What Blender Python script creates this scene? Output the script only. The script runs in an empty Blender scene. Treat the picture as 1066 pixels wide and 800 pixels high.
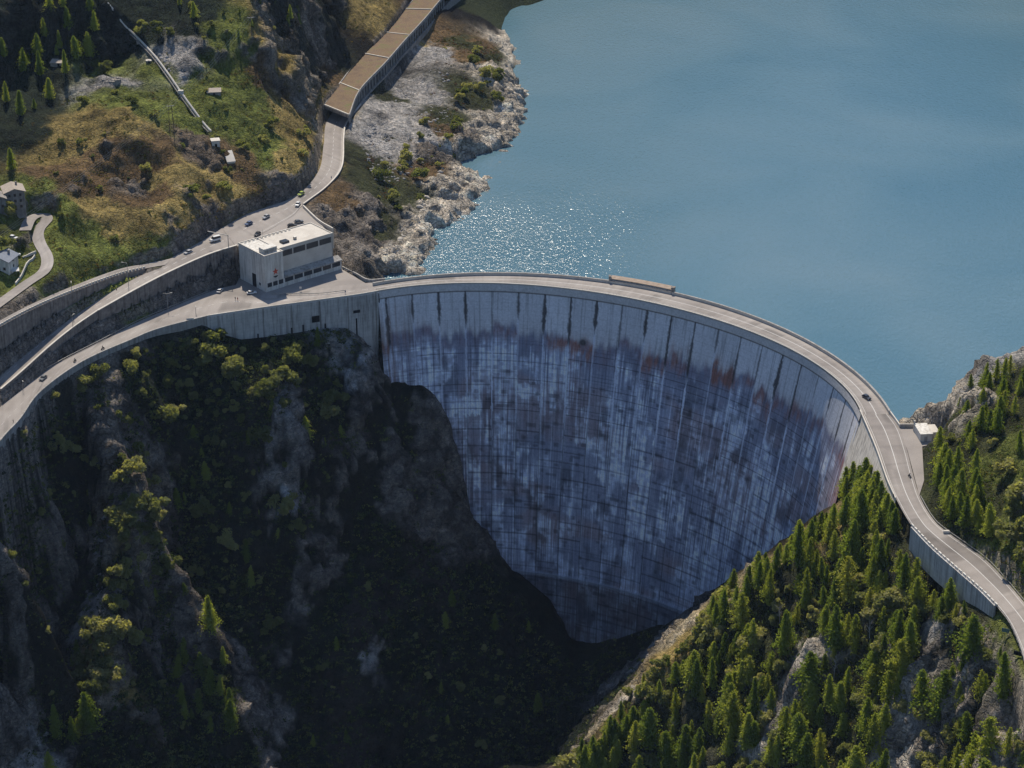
import bpy, bmesh, math, random
import numpy as np
from mathutils import Vector
from mathutils.geometry import delaunay_2d_cdt
random.seed(7); RNG = np.random.default_rng(11)
R_ = math.radians
scene = bpy.context.scene
col = scene.collection
# ------------------------------------------------------------ camera
F = 2300.0; CX, CY = 533.0, 400.0; TH = R_(25.5); HC = 390.0
cam_d = bpy.data.cameras.new('camera'); cam = bpy.data.objects.new('camera', cam_d); col.objects.link(cam)
cam.location = (0, 0, HC); cam.rotation_euler = (R_(90) - TH, 0, 0)
cam_d.sensor_width = 36; cam_d.lens = F / 1066 * 36; cam_d.clip_start = 5; cam_d.clip_end = 20000
scene.camera = cam

def ray(u, v):
    a = (u - CX) / F; b = -(v - CY) / F
    return np.array([a, math.cos(TH) + b * math.sin(TH), -math.sin(TH) + b * math.cos(TH)])
def P(u, v, z=0.0):
    """surveyed point: where the sight line through photo point u,v meets elevation z"""
    d = ray(u, v); t = (z - HC) / d[2]
    return np.array([d[0] * t, d[1] * t, z])

# ------------------------------------------------------------ noise
def _hash(ix, iy, iz, seed):
    n = (ix.astype(np.int64) * 374761393 + iy.astype(np.int64) * 668265263 + iz.astype(np.int64) * 2147483647 + seed * 1274126177) & 0xffffffff
    n = ((n ^ (n >> 13)) * 1274126177) & 0xffffffff
    n = ((n ^ (n >> 16)) * 2246822519) & 0xffffffff
    return ((n ^ (n >> 15)) & 0xffff) / 65535.0
def vnoise(x, y, z=None, seed=0):
    x = np.asarray(x, float); y = np.asarray(y, float)
    ix = np.floor(x); iy = np.floor(y); fx = x - ix; fy = y - iy
    fx = fx * fx * (3 - 2 * fx); fy = fy * fy * (3 - 2 * fy)
    def plane(iz):
        a = _hash(ix, iy, iz, seed); b = _hash(ix + 1, iy, iz, seed); c = _hash(ix, iy + 1, iz, seed); d = _hash(ix + 1, iy + 1, iz, seed)
        return (a * (1 - fx) + b * fx) * (1 - fy) + (c * (1 - fx) + d * fx) * fy
    if z is None: return plane(np.zeros_like(ix))
    z = np.asarray(z, float); iz = np.floor(z); fz = z - iz; fz = fz * fz * (3 - 2 * fz)
    return plane(iz) * (1 - fz) + plane(iz + 1) * fz
def fbm(x, y, z=None, oct=4, seed=0, ridged=False, gain=.5):
    s = 0; a = 1; t = 0; f = 1
    for k in range(oct):
        n = vnoise(x * f, y * f, None if z is None else z * f, seed + k * 17) * 2 - 1
        if ridged: n = 1 - 2 * np.abs(n)
        s = s + n * a; t += a; a *= gain; f *= 2.03
    return s / t
def smooth(a, b, x):
    t = np.clip((x - a) / (b - a), 0, 1); return t * t * (3 - 2 * t)

# ------------------------------------------------------------ curves
def resample(pts, step):
    """Catmull-Rom through 3D points, then evenly spaced samples"""
    p = np.array(pts, float)
    q = np.vstack([2 * p[0] - p[1], p, 2 * p[-1] - p[-2]]); out = []
    for i in range(1, len(q) - 2):
        t = np.linspace(0, 1, 24, endpoint=False)[:, None]
        a, b, c, d = q[i - 1], q[i], q[i + 1], q[i + 2]
        out.append(.5 * (2 * b + (c - a) * t + (2 * a - 5 * b + 4 * c - d) * t ** 2 + (3 * b - a - 3 * c + d) * t ** 3))
    o = np.vstack(out + [p[-1:]])
    L = np.r_[0, np.cumsum(np.linalg.norm(np.diff(o, axis=0), axis=1))]
    n = max(2, int(round(L[-1] / step)) + 1); s = np.linspace(0, L[-1], n)
    return np.stack([np.interp(s, L, o[:, k]) for k in range(o.shape[1])], 1)
def pairs(a, b, step):
    """two edges of a road resampled to the same count"""
    A = resample(a, step); n = len(A)
    Bf = resample(b, .5); i = np.linspace(0, len(Bf) - 1, n)
    B = np.stack([np.interp(i, np.arange(len(Bf)), Bf[:, k]) for k in range(3)], 1)
    return A, B

# crest of the dam, downstream edge, as r(angle) around a common centre
CC = np.array([-12.0, 776.0])
_in = [(393,304),(408,301),(423,299),(450,297),(484,296),(515,296),(545,297),(575,299),(607,303),(636,308),(677,316),(724,327),(747.6,335.4),(795.4,352),(820,362),(843,375),(875,402),(897.5,432)]
_out = [(401,293.5),(433.5,287),(501,283.6),(568.6,286.3),(632.8,292.8),(699.7,303.5),(747.6,316),(795.4,333.8),(843.3,354.5),(891,388),(916.6,415),(935.8,445.4)]
def polar(p): d = p[:, :2] - CC; return np.arctan2(d[:, 0], d[:, 1]), np.hypot(d[:, 0], d[:, 1])
_pi = polar(np.array([P(u, v, 0) for u, v in _in])); _po = polar(np.array([P(u, v, 1.1) for u, v in _out]))
PIN = np.polyfit(*_pi, 4); POUT = np.polyfit(*_po, 4)
A0, A1 = float(_pi[0][0]), float(_pi[0][-1])
def r_in(a): return np.polyval(PIN, a)
def r_out(a): return np.polyval(POUT, a)
def crest(a, r, z): return np.stack([CC[0] + np.sin(a) * r, CC[1] + np.cos(a) * r, np.zeros_like(a) + z], -1)
def batter(d):   # how far the face stands out into the valley at depth d below the crest
    d = np.asarray(d, float)
    return .22 * np.clip(d, 0, 200) - .00045 * np.clip(d, 0, 200) ** 2
def face_hit(u, v):
    lo, hi = -190.0, -1.0
    d = ray(u, v)
    best = None
    for z in np.linspace(-1, -185, 738):
        t = (z - HC) / d[2]; x, y = d[0] * t, d[1] * t
        a = math.atan2(x - CC[0], y - CC[1]); r = math.hypot(x - CC[0], y - CC[1])
        rf = float(r_in(a)) - float(batter(-z))
        if not (A0 - .08 < a < A1 + .08): best = None; continue
        g = r - rf
        if best is not None and best * g <= 0: return np.array([x, y, z])
        best = g
    return None
# ------------------------------------------------------------ helpers for objects
def tag(o, label=None, cat=None, group=None, kind=None):
    if label: o['label'] = label
    if cat: o['category'] = cat
    if group: o['group'] = group
    if kind: o['kind'] = kind
    return o
def empty(name, loc, rz=0.0, **k):
    o = bpy.data.objects.new(name, None); col.objects.link(o); o.location = loc; o.rotation_euler = (0, 0, rz); o.empty_display_size = .5
    return tag(o, **k)
def link(name, me, mat=None, parent=None):
    o = bpy.data.objects.new(name, me); col.objects.link(o)
    if mat is not None and not me.materials: me.materials.append(mat)
    if parent is not None: o.parent = parent
    return o
def np_mesh(name, verts, faces, smooth_=False):
    verts = np.ascontiguousarray(verts, np.float32); faces = np.ascontiguousarray(faces, np.int32)
    me = bpy.data.meshes.new(name); n, k = faces.shape
    me.vertices.add(len(verts)); me.vertices.foreach_set('co', verts.ravel())
    me.loops.add(n * k); me.loops.foreach_set('vertex_index', faces.ravel())
    me.polygons.add(n); me.polygons.foreach_set('loop_start', np.arange(n, dtype=np.int32) * k)
    me.polygons.foreach_set('loop_total', np.full(n, k, np.int32))
    if smooth_: me.polygons.foreach_set('use_smooth', np.ones(n, bool))
    me.update(calc_edges=True); me.validate()
    return me
def set_color(me, name, rgb):
    at = me.color_attributes.new(name, 'FLOAT_COLOR', 'POINT')
    c = np.ones((len(me.vertices), 4), np.float32); c[:, :rgb.shape[1]] = rgb
    at.data.foreach_set('color', c.ravel())
def grid_faces(nu, nv, off=0):
    i, j = np.meshgrid(np.arange(nu - 1), np.arange(nv - 1), indexing='ij'); a = (i * nv + j).ravel() + off
    return np.stack([a, a + nv, a + nv + 1, a + 1], 1)
class MB:
    """collects simple shapes in one mesh"""
    def __init__(s): s.v = []; s.f = []
    def add(s, vs, fs):
        o = len(s.v); s.v += [tuple(map(float, p)) for p in vs]; s.f += [tuple(i + o for i in f) for f in fs]; return s
    def hexa(s, b, t):     # bottom 4, top 4 corner points
        return s.add(list(b) + list(t), [(3, 2, 1, 0), (4, 5, 6, 7), (0, 1, 5, 4), (1, 2, 6, 5), (2, 3, 7, 6), (3, 0, 4, 7)])
    def box(s, c, size, rz=0.0, taper=1.0):
        hx, hy, hz = size[0] / 2, size[1] / 2, size[2] / 2; ca, sa = math.cos(rz), math.sin(rz)
        def q(x, y, z): return (c[0] + x * ca - y * sa, c[1] + x * sa + y * ca, c[2] + z)
        k = [(-hx, -hy), (hx, -hy), (hx, hy), (-hx, hy)]
        return s.hexa([q(x, y, -hz) for x, y in k], [q(x * taper, y * taper, hz) for x, y in k])
    def beam(s, a, b, w, h=None):
        a = Vector(a); b = Vector(b); h = h or w; d = (b - a).normalized()
        up = Vector((0, 0, 1)) if abs(d.z) < .95 else Vector((1, 0, 0))
        x = d.cross(up).normalized() * w / 2; y = x.normalized().cross(d).normalized() * h / 2
        return s.hexa([a - x - y, a + x - y, a + x + y, a - x + y], [b - x - y, b + x - y, b + x + y, b - x + y])
    def cyl(s, a, b, r, r2=None, n=10):
        a = Vector(a); b = Vector(b); r2 = r if r2 is None else r2; d = (b - a).normalized()
        up = Vector((0, 0, 1)) if abs(d.z) < .95 else Vector((1, 0, 0)); x = d.cross(up).normalized(); y = x.cross(d)
        vs = []
        for p, rr in ((a, r), (b, r2)):
            for k in range(n): t = 2 * math.pi * k / n; vs.append(p + x * math.cos(t) * rr + y * math.sin(t) * rr)
        return s.add(vs, [(k, (k + 1) % n, n + (k + 1) % n, n + k) for k in range(n)] + [tuple(range(n))[::-1], tuple(range(n, 2 * n))])
    def strip(s, A, B):    # quad strip between two polylines
        n = len(A); return s.add(list(A) + list(B), [(i, i + 1, n + i + 1, n + i) for i in range(n - 1)])
    def wall(s, path, top, bot, thick, side=1):
        """wall along a 3D path; top/bot heights relative (number or list); thickness to one side"""
        p = np.array(path, float); n = len(p); t = np.gradient(p[:, :2], axis=0); t /= np.linalg.norm(t, axis=1)[:, None] + 1e-9
        nrm = np.stack([-t[:, 1], t[:, 0]], 1) * side * thick
        top = np.broadcast_to(np.asarray(top, float), (n,)); bot = np.broadcast_to(np.asarray(bot, float), (n,))
        a0 = p.copy(); a0[:, 2] += bot; a1 = p.copy(); a1[:, 2] += top; b0 = a0.copy(); b0[:, :2] += nrm; b1 = a1.copy(); b1[:, :2] += nrm
        vs = list(a0) + list(a1) + list(b1) + list(b0); f = []
        for i in range(n - 1):
            for k in range(4): f.append((k * n + i, k * n + i + 1, ((k + 1) % 4) * n + i + 1, ((k + 1) % 4) * n + i))
        f += [(0, n, 2 * n, 3 * n), (n - 1, 4 * n - 1, 3 * n - 1, 2 * n - 1)]
        return s.add(vs, f)
    def mesh(s, name):
        me = bpy.data.meshes.new(name); me.from_pydata(s.v, [], s.f); me.update()
        bm = bmesh.new(); bm.from_mesh(me); bmesh.ops.recalc_face_normals(bm, faces=bm.faces); bm.to_mesh(me); bm.free()
        return me
    def build(s, name, mat, parent=None, bevel=0):
        o = link(name, s.mesh(name), mat, parent)
        if bevel: m = o.modifiers.new('bevel', 'BEVEL'); m.width = bevel; m.segments = 1; m.limit_method = 'ANGLE'
        return o

# ------------------------------------------------------------ materials
def nodes(name):
    m = bpy.data.materials.new(name); m.use_nodes = True; nt = m.node_tree; b = nt.nodes['Principled BSDF']
    return m, nt, b
def N(nt, t, **k):
    n = nt.nodes.new('ShaderNode' + t)
    for a, v in k.items():
        if a.startswith('i_'):
            key = a[2:]; key = int(key) if key.isdigit() else key.replace('_', ' '); n.inputs[key].default_value = v
        else: setattr(n, a, v)
    return n
def ramp(nt, fac, stops, interp='LINEAR'):
    r = N(nt, 'ValToRGB'); r.color_ramp.interpolation = interp; e = r.color_ramp.elements
    while len(e) < len(stops): e.new(.5)
    for k, (p, c) in enumerate(stops): e[k].position = p; e[k].color = (*c, 1) if len(c) == 3 else c
    nt.links.new(fac, r.inputs['Fac']); return r.outputs['Color']
def mix(nt, fac, a, b, mode='MIX'):
    m = N(nt, 'Mix', data_type='RGBA', blend_type=mode)
    for s, v in ((m.inputs['Factor'], fac), (m.inputs['A'], a), (m.inputs['B'], b)):
        if hasattr(v, 'links') or hasattr(v, 'is_linked'): nt.links.new(v, s)
        elif s.type == 'RGBA': s.default_value = (*v, 1)
        else: s.default_value = v
    return m.outputs['Result']
def objco(nt, scale=(1, 1, 1)):
    t = N(nt, 'TexCoord'); mp = N(nt, 'Mapping'); mp.inputs['Scale'].default_value = scale
    nt.links.new(t.outputs['Object'], mp.inputs['Vector']); return mp.outputs['Vector']
def noise(nt, vec, scale, detail=5, rough=.55, dist=0):
    n = N(nt, 'TexNoise'); n.inputs['Scale'].default_value = scale; n.inputs['Detail'].default_value = detail
    n.inputs['Roughness'].default_value = rough; n.inputs['Distortion'].default_value = dist; nt.links.new(vec, n.inputs['Vector']); return n.outputs['Fac']
def bump(nt, b, h, dist, strength=1.0):
    n = N(nt, 'Bump'); n.inputs['Distance'].default_value = dist; n.inputs['Strength'].default_value = strength
    nt.links.new(h, n.inputs['Height']); nt.links.new(n.outputs['Normal'], b.inputs['Normal']); return n
def mottled(name, c1, c2, scale=.3, rough=.9, bumpd=.0, streak=False, metallic=0, c3=None):
    """two-tone weathered surface with optional vertical streaks"""
    m, nt, b = nodes(name); v = objco(nt); f = noise(nt, v, scale, 6, .65)
    c = ramp(nt, f, [(.35, c1), (.65, c2)])
    if streak:
        vs = objco(nt, (1, 1, .06)); g = noise(nt, vs, .9, 4, .6)
        s = ramp(nt, g, [(.36, (.52, .50, .48)), (.47, (.85, .84, .83)), (.6, (1, 1, 1))]); c = mix(nt, .8, c, s, 'MULTIPLY')
    nt.links.new(c, b.inputs['Base Color']); b.inputs['Roughness'].default_value = rough; b.inputs['Metallic'].default_value = metallic
    b.inputs['Specular IOR Level'].default_value = .25
    if bumpd: bump(nt, b, noise(nt, v, scale * 5, 4), bumpd)
    return m
M = {}
M['concrete'] = mottled('concrete', (.30, .285, .26), (.42, .40, .37), .25, .9, .03, True)
M['pale_concrete'] = mottled('pale_concrete', (.50, .46, .40), (.62, .58, .51), .2, .9, .02)
M['wall_masonry'] = mottled('masonry', (.20, .185, .17), (.33, .31, .28), .35, .95, .12, True)  # grey-brown masonry with random vertical streaks
M['white_paint'] = mottled('white_paint', (.60, .57, .51), (.74, .72, .66), .3, .8, 0, True, c3=(1.6, 1.55, 1.5))
M['steel'] = mottled('steel', (.28, .28, .28), (.36, .36, .35), 1.0, .5, 0, metallic=.6)
M['dark'] = mottled('dark_opening', (.012, .013, .015), (.02, .02, .022), 1.0, .8)
M['glass'] = mottled('window_glass', (.03, .035, .04), (.05, .055, .06), .8, .15)
M['roof_tiles'] = mottled('stone_roof', (.30, .25, .21), (.42, .37, .31), 1.5, .9, .05)
M['wood'] = mottled('brown_wood', (.10, .065, .04), (.16, .10, .06), 1.2, .8, .02)
M['stone'] = mottled('rubble_stone', (.20, .18, .16), (.36, .33, .29), .8, .95, .2)
M['red'] = mottled('red_paint', (.45, .06, .04), (.55, .09, .05), 1, .7)
M['marking'] = mottled('road_marking', (.50, .49, .46), (.66, .65, .62), 1.4, .8)
def asphalt():
    m, nt, b = nodes('asphalt'); v = objco(nt)
    a = ramp(nt, noise(nt, v, .045, 6, .6, .4), [(.35, (.235, .21, .19)), (.5, (.29, .26, .235)), (.7, (.34, .31, .28))])
    f = ramp(nt, noise(nt, v, 3.0, 3, .7), [(.3, (.85, .85, .85)), (.7, (1.1, 1.1, 1.1))])
    at = N(nt, 'Attribute', attribute_name='wear')
    c = mix(nt, 1.0, a, f, 'MULTIPLY'); c = mix(nt, 1.0, c, at.outputs['Color'], 'MULTIPLY')
    nt.links.new(c, b.inputs['Base Color']); b.inputs['Roughness'].default_value = .85; b.inputs['Specular IOR Level'].default_value = .3; return m
M['asphalt'] = asphalt()

# ------------------------------------------------------------ road lines (surveyed edges)
def L(pts): return [P(*p) for p in pts]
Z0 = 0.0
low_near = L([(393,304,0),(366,308.5,0),(300,317.5,0),(268,322,0),(215,330,0),(165,343,0),(135,355,0),(84,378,0),(41,409,0),(20,437,0),(0,459,0),(-30,500,0),(-70,535,0)])
low_far = L([(401,293,0),(352,298,0),(300,306,0),(279,307,0),(262,301,0),(247,297,0),(218,304,0),(177,321,0),(142,336,0),(106,355,0),(74,371,0),(44,387,0),(20,404,0),(0,424,0),(-30,455,0),(-60,500,-1)])
up_near = L([(452,12,17),(422,54,17),(402,78,17),(375,110,17),(360,130,17),(357,145,16.8),(355,175,16.5),(340,195,16),(315,214,15.2),(300,228,15),(246,257,14.6),(215,267,14),(177,284,13),(142,302,11.8),(101,325,9.6),(76,342,8),(51,362,6.6),(20,390,5),(0,407,4.5),(-30,432,4),(-60,458,3)])
up_far = L([(436,8,17),(409,44,17),(386,68,17),(363,98,17),(341,125,17),(337,150,16.8),(333,175,16.5),(320,194,16),(300,208,15.5),(260,222,15),(230,238,14.6),(210,251,14.2),(190,262,13.6),(165,276,12.8),(142,287,11.8),(116,303,10.6),(90,318,9),(67,331,8),(37,351,6.2),(0,384,5),(-30,411,4),(-60,440,3)])
br_near = L([(172,276,13.2),(150,280,13.6),(122,287,15),(76,304,17.5),(38,320,20.5),(0,340,23),(-40,366,26)])
br_far = L([(180,269,13.2),(150,275,13.8),(122,281,15.1),(76,298,17.7),(38,314.5,20.8),(0,334,23.2),(-40,358,26)])
hp = L([(-20,330,24.5),(6,311,25),(28,295,25.5),(46,282,26.5),(49,268,28),(41,252,30),(40,240,31.5),(49,228,33),(44,223.5,33.5),(32,228,34),(26,240,34)])
rt_near = L([(897.5,432,0),(912,466,0),(924,500,0),(933,520,0),(950,549,0),(971,571,0),(997,594,0),(1021,615,0),(1037,631,0),(1050,648,0),(1060,670,0),(1067,692,0),(1078,730,0)])
rt_far = [crest(np.array([A1]), np.array([float(r_out(A1))-.5]), 0.)[0]] + L([(936.5,446,0),(944,468,0),(950,492,0),(958,518,0),(971,540,0),(985,553,0),(1023,580,0),(1044,601,0),(1066,627,0),(1100,668,0),(1130,715,0)])

# ------------------------------------------------------------ terrain control points (breaklines follow cliffs, shore and walls)
TP = []
def T(*pts):
    for p in pts: TP.append(P(*p))
def TW(*pts):
    for p in pts: TP.append(np.array(p, float))
T(*[(u, v, z) for u, v, z in [ # hillside above the upper road, left
 (330,140,22),(326,175,23),(300,190,23),(260,205,22),(225,222,21),(205,236,21.5),(188,247,20),(165,264,17),(150,271,16.5),
 (330,80,30),(320,110,30),(300,60,55),(290,120,40),(340,20,42),(390,10,34),(365,60,27),(300,0,72),(250,100,50),(270,150,36),(240,170,33),(200,150,42),(160,100,56),
 (200,60,66),(150,40,72),(250,20,78),(120,60,63),(100,115,57),(60,125,54),(140,130,54),(180,170,40),(230,200,26),(100,180,40),(130,190,35),(60,190,43),
 (120,230,27),(160,230,27),(80,250,27),(100,275,20),(60,292,22),(130,268,18),(200,210,30),(60,100,56),(50,60,68),(50,0,92),(0,100,55),(0,0,96),(0,160,46),(100,0,90),(100,30,78),
 (15,200,40),(0,260,31),(0,300,25),(22,303,24.5),(60,265,27),(66,240,31),(60,222,36),(40,212,37),(-40,300,27),(-40,200,45),(-60,100,60),(-60,0,100),
 (172,268,14.5),(120,278,16.5),(76,294,19.5),(38,310,22.5),(0,329,25.5),(-40,352,28)]])
# foot of the branch-road wall / verge of the upper road
T((150,283,12.2),(116,301,10.8),(90,316,9.2),(67,329.5,8),(37,349.5,6.4),(0,382,5.2),(-30,409,4.2))
# foot of the wall under the upper road
T((243,297,0),(215,306,0),(175,320.5,0),(142,334.5,0),(104,354,0),(72,369.5,.4),(44,384,.6),(20,401,.6),(0,420,.6),(-30,450,.5))
T((380,150,12),(380,190,11),(360,200,15),(345,210,14),(330,228,12),(352,262,4),(356,278,1),(378,290,0),(400,130,12),(400,90,12),(420,100,7),(450,40,12),(430,70,10),(480,30,11),(490,60,9),(510,50,7),(470,110,7),(440,150,6),(455,70,13),
  (420,200,3),(400,240,2),(385,270,-1),(500,90,6),(520,100,3),(515,70,6),(500,10,8),(475,5,14),(510,30,4),(480,150,3),(470,190,0),(440,230,-2),(460,0,16),(480,-30,15),(440,-40,20),(400,-40,42))
shore = [(432,287),(430,276),(447,258),(470,232),(494,208),(503,190),(512,172),(525,150),(537,130),(541,110),(538,92),(532,75),(536,57),(527,35),(517,22),(530,8),(550,0),(600,-20),(660,-60)]
for u, v in shore: T((u, v, -6.3))
SH = np.array([P(u, v, -6.3) for u, v in shore])
for i, p in enumerate(SH):
    a = SH[min(i + 1, len(SH) - 1)] - SH[max(i - 1, 0)]; n = np.array([a[1], -a[0]]); n /= np.linalg.norm(n) + 1e-6
    if n[0] < 0: n = -n
    TW((p[0] + n[0] * 14, p[1] + n[1] * 14, -22))
# knob right of the building and the foot of the upstream side
a_ = np.linspace(A0 + .06, A1 - .05, 22)
for q in crest(a_, r_out(a_) + 3, -14.0)[1:]: TW(q)
for q in crest(a_, r_out(a_) + 14, -45.0)[1:]: TW(q)
for q in crest(a_, r_out(a_) + 70, -60.0)[3:-2]: TW(q)
TW((-20,1100,-50),(60,1200,-60),(0,1400,-50),(300,1000,-60),(300,1400,-60),(200,900,-50),(140,1000,-60))
# left wing wall foot
T((212,333,-1.5),(235,345,-9),(251,354.5,-12.5),(280,352,-13),(306,347,-13),(340,341,-12),(360,343,-14),(377,357,-21),(391,383,-34))
T((165,345,-1.5),(135,357,-1.5),(84,380.5,-1.8),(41,411.5,-1.6),(20,439.5,-1.6),(0,461.5,-1.8),(-30,503,-2),(-72,538,-2))
# foot of the dam
_ft = [(393,383),(400,386),(408,390),(416,393),(423,395),(438,401),(452,409),(458,417),(464,428),(469,444),(474,463),(478,480),(481,496),(483,515),(484,530),(496,552),(509,570),(522,584),(536,596),(563,618),(580,641),(594,668),(614,672),(638,665),(664,658),(690,648),(718,632),(745,612),(775,592),(800,575),(850,545)]
for p in _ft:
    q = face_hit(*p); d = q[:2] - CC; d /= np.linalg.norm(d); TW((q[0] - d[0] * 2.5, q[1] - d[1] * 2.5, q[2] - .5), (q[0] + d[0] * 4, q[1] + d[1] * 4, q[2] + .5))
for p in [(393,383),(423,395),(452,410),(464,429),(474,463),(481,496),(484,530),(509,570),(536,596),(563,618),(580,641),(594,668),(614,672),(638,665),(690,648),(745,612),(800,575),(850,545)]:
    q = face_hit(*p); TP.append(q)
    d = q[:2] - CC; d /= np.linalg.norm(d); TW((q[0] + d[0] * 12, q[1] + d[1] * 12, q[2] + 2))
# left gorge flank
T((300,400,-26),(300,450,-42),(300,500,-65),(250,420,-30),(250,500,-62),(250,600,-95),(250,700,-125),(250,800,-150),(215,370,-15),(150,400,-15),(150,450,-34),(142,500,-40),(132,560,-58),(125,610,-73),(118,650,-84),(108,700,-98),(88,735,-108),(190,500,-58),(180,600,-92),(170,700,-118),(95,540,-62),(85,620,-88),(150,800,-135),
  (90,420,-13),(90,480,-40),(50,440,-14),(42,490,-34),(20,520,-32),(30,600,-74),(0,600,-55),(60,650,-92),(40,700,-108),(0,700,-97),(0,800,-128),(80,800,-124),(0,500,-17),(-30,560,-30),(-30,650,-62),(200,450,-42),(200,550,-77),(216,660,-101),(200,750,-132),
  (385,350,-17),(384,400,-37),(362,470,-61),(336,540,-85),(345,430,-46),(300,560,-85),(300,620,-110),(280,700,-130),(270,800,-152),
  (400,420,-52),(420,440,-60),(430,460,-66),(445,500,-82),(405,470,-66),(380,520,-84),(400,500,-78),(420,540,-92),(400,560,-98),(360,580,-104),(450,560,-106),(470,540,-100),(478,560,-110),(520,620,-132),(440,620,-120),(380,640,-117),(340,640,-118),(340,700,-134),(420,720,-145),(500,700,-155),
  (310,760,-153),(400,800,-172),(370,745,-152),(500,800,-178),(470,760,-166),(560,740,-173),(600,696,-172),(560,800,-183),(540,680,-158),(630,700,-168),(620,740,-176),(660,690,-160),(700,655,-148),(745,622,-126),(640,720,-166))
# right ridge and slopes
T((905,530,-14),(885,545,-19),(860,560,-28),(830,580,-36),(800,598,-44),(760,625,-57),(735,642,-68),(720,658,-76),(690,695,-90),(650,743,-108),(610,790,-124),(590,830,-135))
T((945,558,-4),(950,576,-9),(985,612,-10),(1008,628,-5),(1030,640,-4),(1046,665,-3),(1055,690,-3.5),(1070,740,-4),(950,630,-20),(900,600,-30),(900,640,-38),(850,640,-46),(850,600,-38),(800,650,-58),(800,700,-68),(760,700,-78),(900,720,-52),(850,720,-62),(842,690,-52),(825,740,-70),(950,700,-35),(930,740,-45),(1000,680,-20),(1030,720,-20),(1050,720,-12),(1066,800,-30),(1000,800,-45),
  (940,790,-58),(900,800,-66),(800,800,-90),(750,750,-92),(700,800,-115),(740,740,-90),(640,800,-125),(918,515,-9),(893,508,-26),(901,514,-19),(880,518,-36),(930,540,-7),(910,560,-18))
TW((-220,600,-190),(0,600,-235),(100,560,-150),(200,520,-70),(60,640,-190),(-100,640,-200),(-300,700,-150),(-205,700,-118),(-172,705,-138),(-190,725,-108),(-225,690,-130),(-265,650,-140),(20,690,-190))
for u, v, z in ((905,530,-14),(885,545,-19),(860,560,-28),(830,580,-36),(800,598,-44),(760,625,-57),(735,642,-68),(720,658,-76),(705,677,-83),(690,695,-90),(670,719,-99),(650,743,-108),(630,767,-116),(610,790,-124),(590,830,-135)):
    q = P(u, v, z); TW((q[0] - 5, q[1] + 8, z - 11), (q[0] - 14, q[1] + 17, z - 27))
# knoll on the right bank
T((955,470,.2),(962,500,.3),(971,530,.6),(985,548,.6),(1023,576,.8),(1066,622,1),(1120,690,2),(975,455,2),(982,440,8),(1000,415,15),(1010,400,19),(1030,375,25),(1050,372,29),(1066,378,31),(1000,450,14),(1000,500,8),(1040,430,23),(1040,480,17),(1040,540,8),(1066,560,11),(1066,450,26),(1110,380,40),(1110,560,22),(1150,640,18))
TW((150,800,-8),(185,812,-5),(160,790,-3),(146,772,-7),(142,785,-20),(150,815,-25),(190,830,-30),(240,830,10),(300,850,10),(330,760,60))
# far setting around the photographed area; unseen ridge behind the top left raised to shade the hillside
TW((-330,1250,220),(-200,1400,230),(-80,1500,160),(-400,1000,170),(-420,800,70),(-600,1200,380),(500,700,160),(500,1000,60),(700,1400,200),(0,1700,60),(300,2000,150),(-400,2200,500),(-450,500,-150),(450,450,60),(0,400,-280),(-200,300,-200),(250,300,-120),
   (-140,1140,108),(-230,1130,122),(-125,1240,80),(-115,1350,75),(-300,900,80))
for g in range(36):
    a = g * math.pi / 18; TW((900 * 0 + math.cos(a) * 4500, 900 + math.sin(a) * 4500, 550 + 350 * math.sin(a * 5 + 1)))
TP = np.array(TP)

def tin(xs, ys, pts):
    vs, es, fs, *_ = delaunay_2d_cdt([Vector((p[0], p[1])) for p in pts], [], [], 0, .4, True)
    orig = _[0]; V = np.array([(v.x, v.y) for v in vs]); Z = np.array([pts[o[0]][2] for o in orig])
    out = np.full((len(xs), len(ys)), np.nan)
    for f in fs:
        A, B, C = V[f[0]], V[f[1]], V[f[2]]
        x0, x1 = np.searchsorted(xs, min(A[0], B[0], C[0])), np.searchsorted(xs, max(A[0], B[0], C[0]), 'right')
        y0, y1 = np.searchsorted(ys, min(A[1], B[1], C[1])), np.searchsorted(ys, max(A[1], B[1], C[1]), 'right')
        if x1 <= x0 or y1 <= y0: continue
        X, Y = np.meshgrid(xs[x0:x1], ys[y0:y1], indexing='ij')
        dt = (B[1] - C[1]) * (A[0] - C[0]) + (C[0] - B[0]) * (A[1] - C[1])
        if abs(dt) < 1e-9: continue
        l1 = ((B[1] - C[1]) * (X - C[0]) + (C[0] - B[0]) * (Y - C[1])) / dt
        l2 = ((C[1] - A[1]) * (X - C[0]) + (A[0] - C[0]) * (Y - C[1])) / dt; l3 = 1 - l1 - l2
        m = (l1 > -1e-6) & (l2 > -1e-6) & (l3 > -1e-6)
        sub = out[x0:x1, y0:y1]; sub[m] = (l1 * Z[f[0]] + l2 * Z[f[1]] + l3 * Z[f[2]])[m]
    return out
def axis(lo, hi, step, far):
    m = np.arange(lo, hi + step / 2, step); g = []; d = step; x = hi
    while x < far[1]: d = min(d * 1.12, 150); x += d; g.append(x)
    h = []; d = step; x = lo
    while x > far[0]: d = min(d * 1.12, 150); x -= d; h.append(x)
    return np.array(h[::-1] + list(m) + g)
STEP = 1.1
XS = axis(-270, 215, STEP, (-4200, 4200)); YS = axis(590, 1260, STEP, (-3000, 5200))
H = tin(XS, YS, TP); H[np.isnan(H)] = 300
def blur(a, r, k=2):
    for _ in range(k):
        for ax in (0, 1):
            p = np.concatenate([np.repeat(np.take(a, [0], ax), r, ax), a, np.repeat(np.take(a, [-1], ax), r, ax)], ax)
            c = np.cumsum(np.concatenate([np.zeros_like(np.take(p, [0], ax)), p], ax), ax)
            n = a.shape[ax]; a = (np.take(c, np.arange(2 * r + 1, 2 * r + 1 + n), ax) - np.take(c, np.arange(n), ax)) / (2 * r + 1)
    return a
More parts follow.
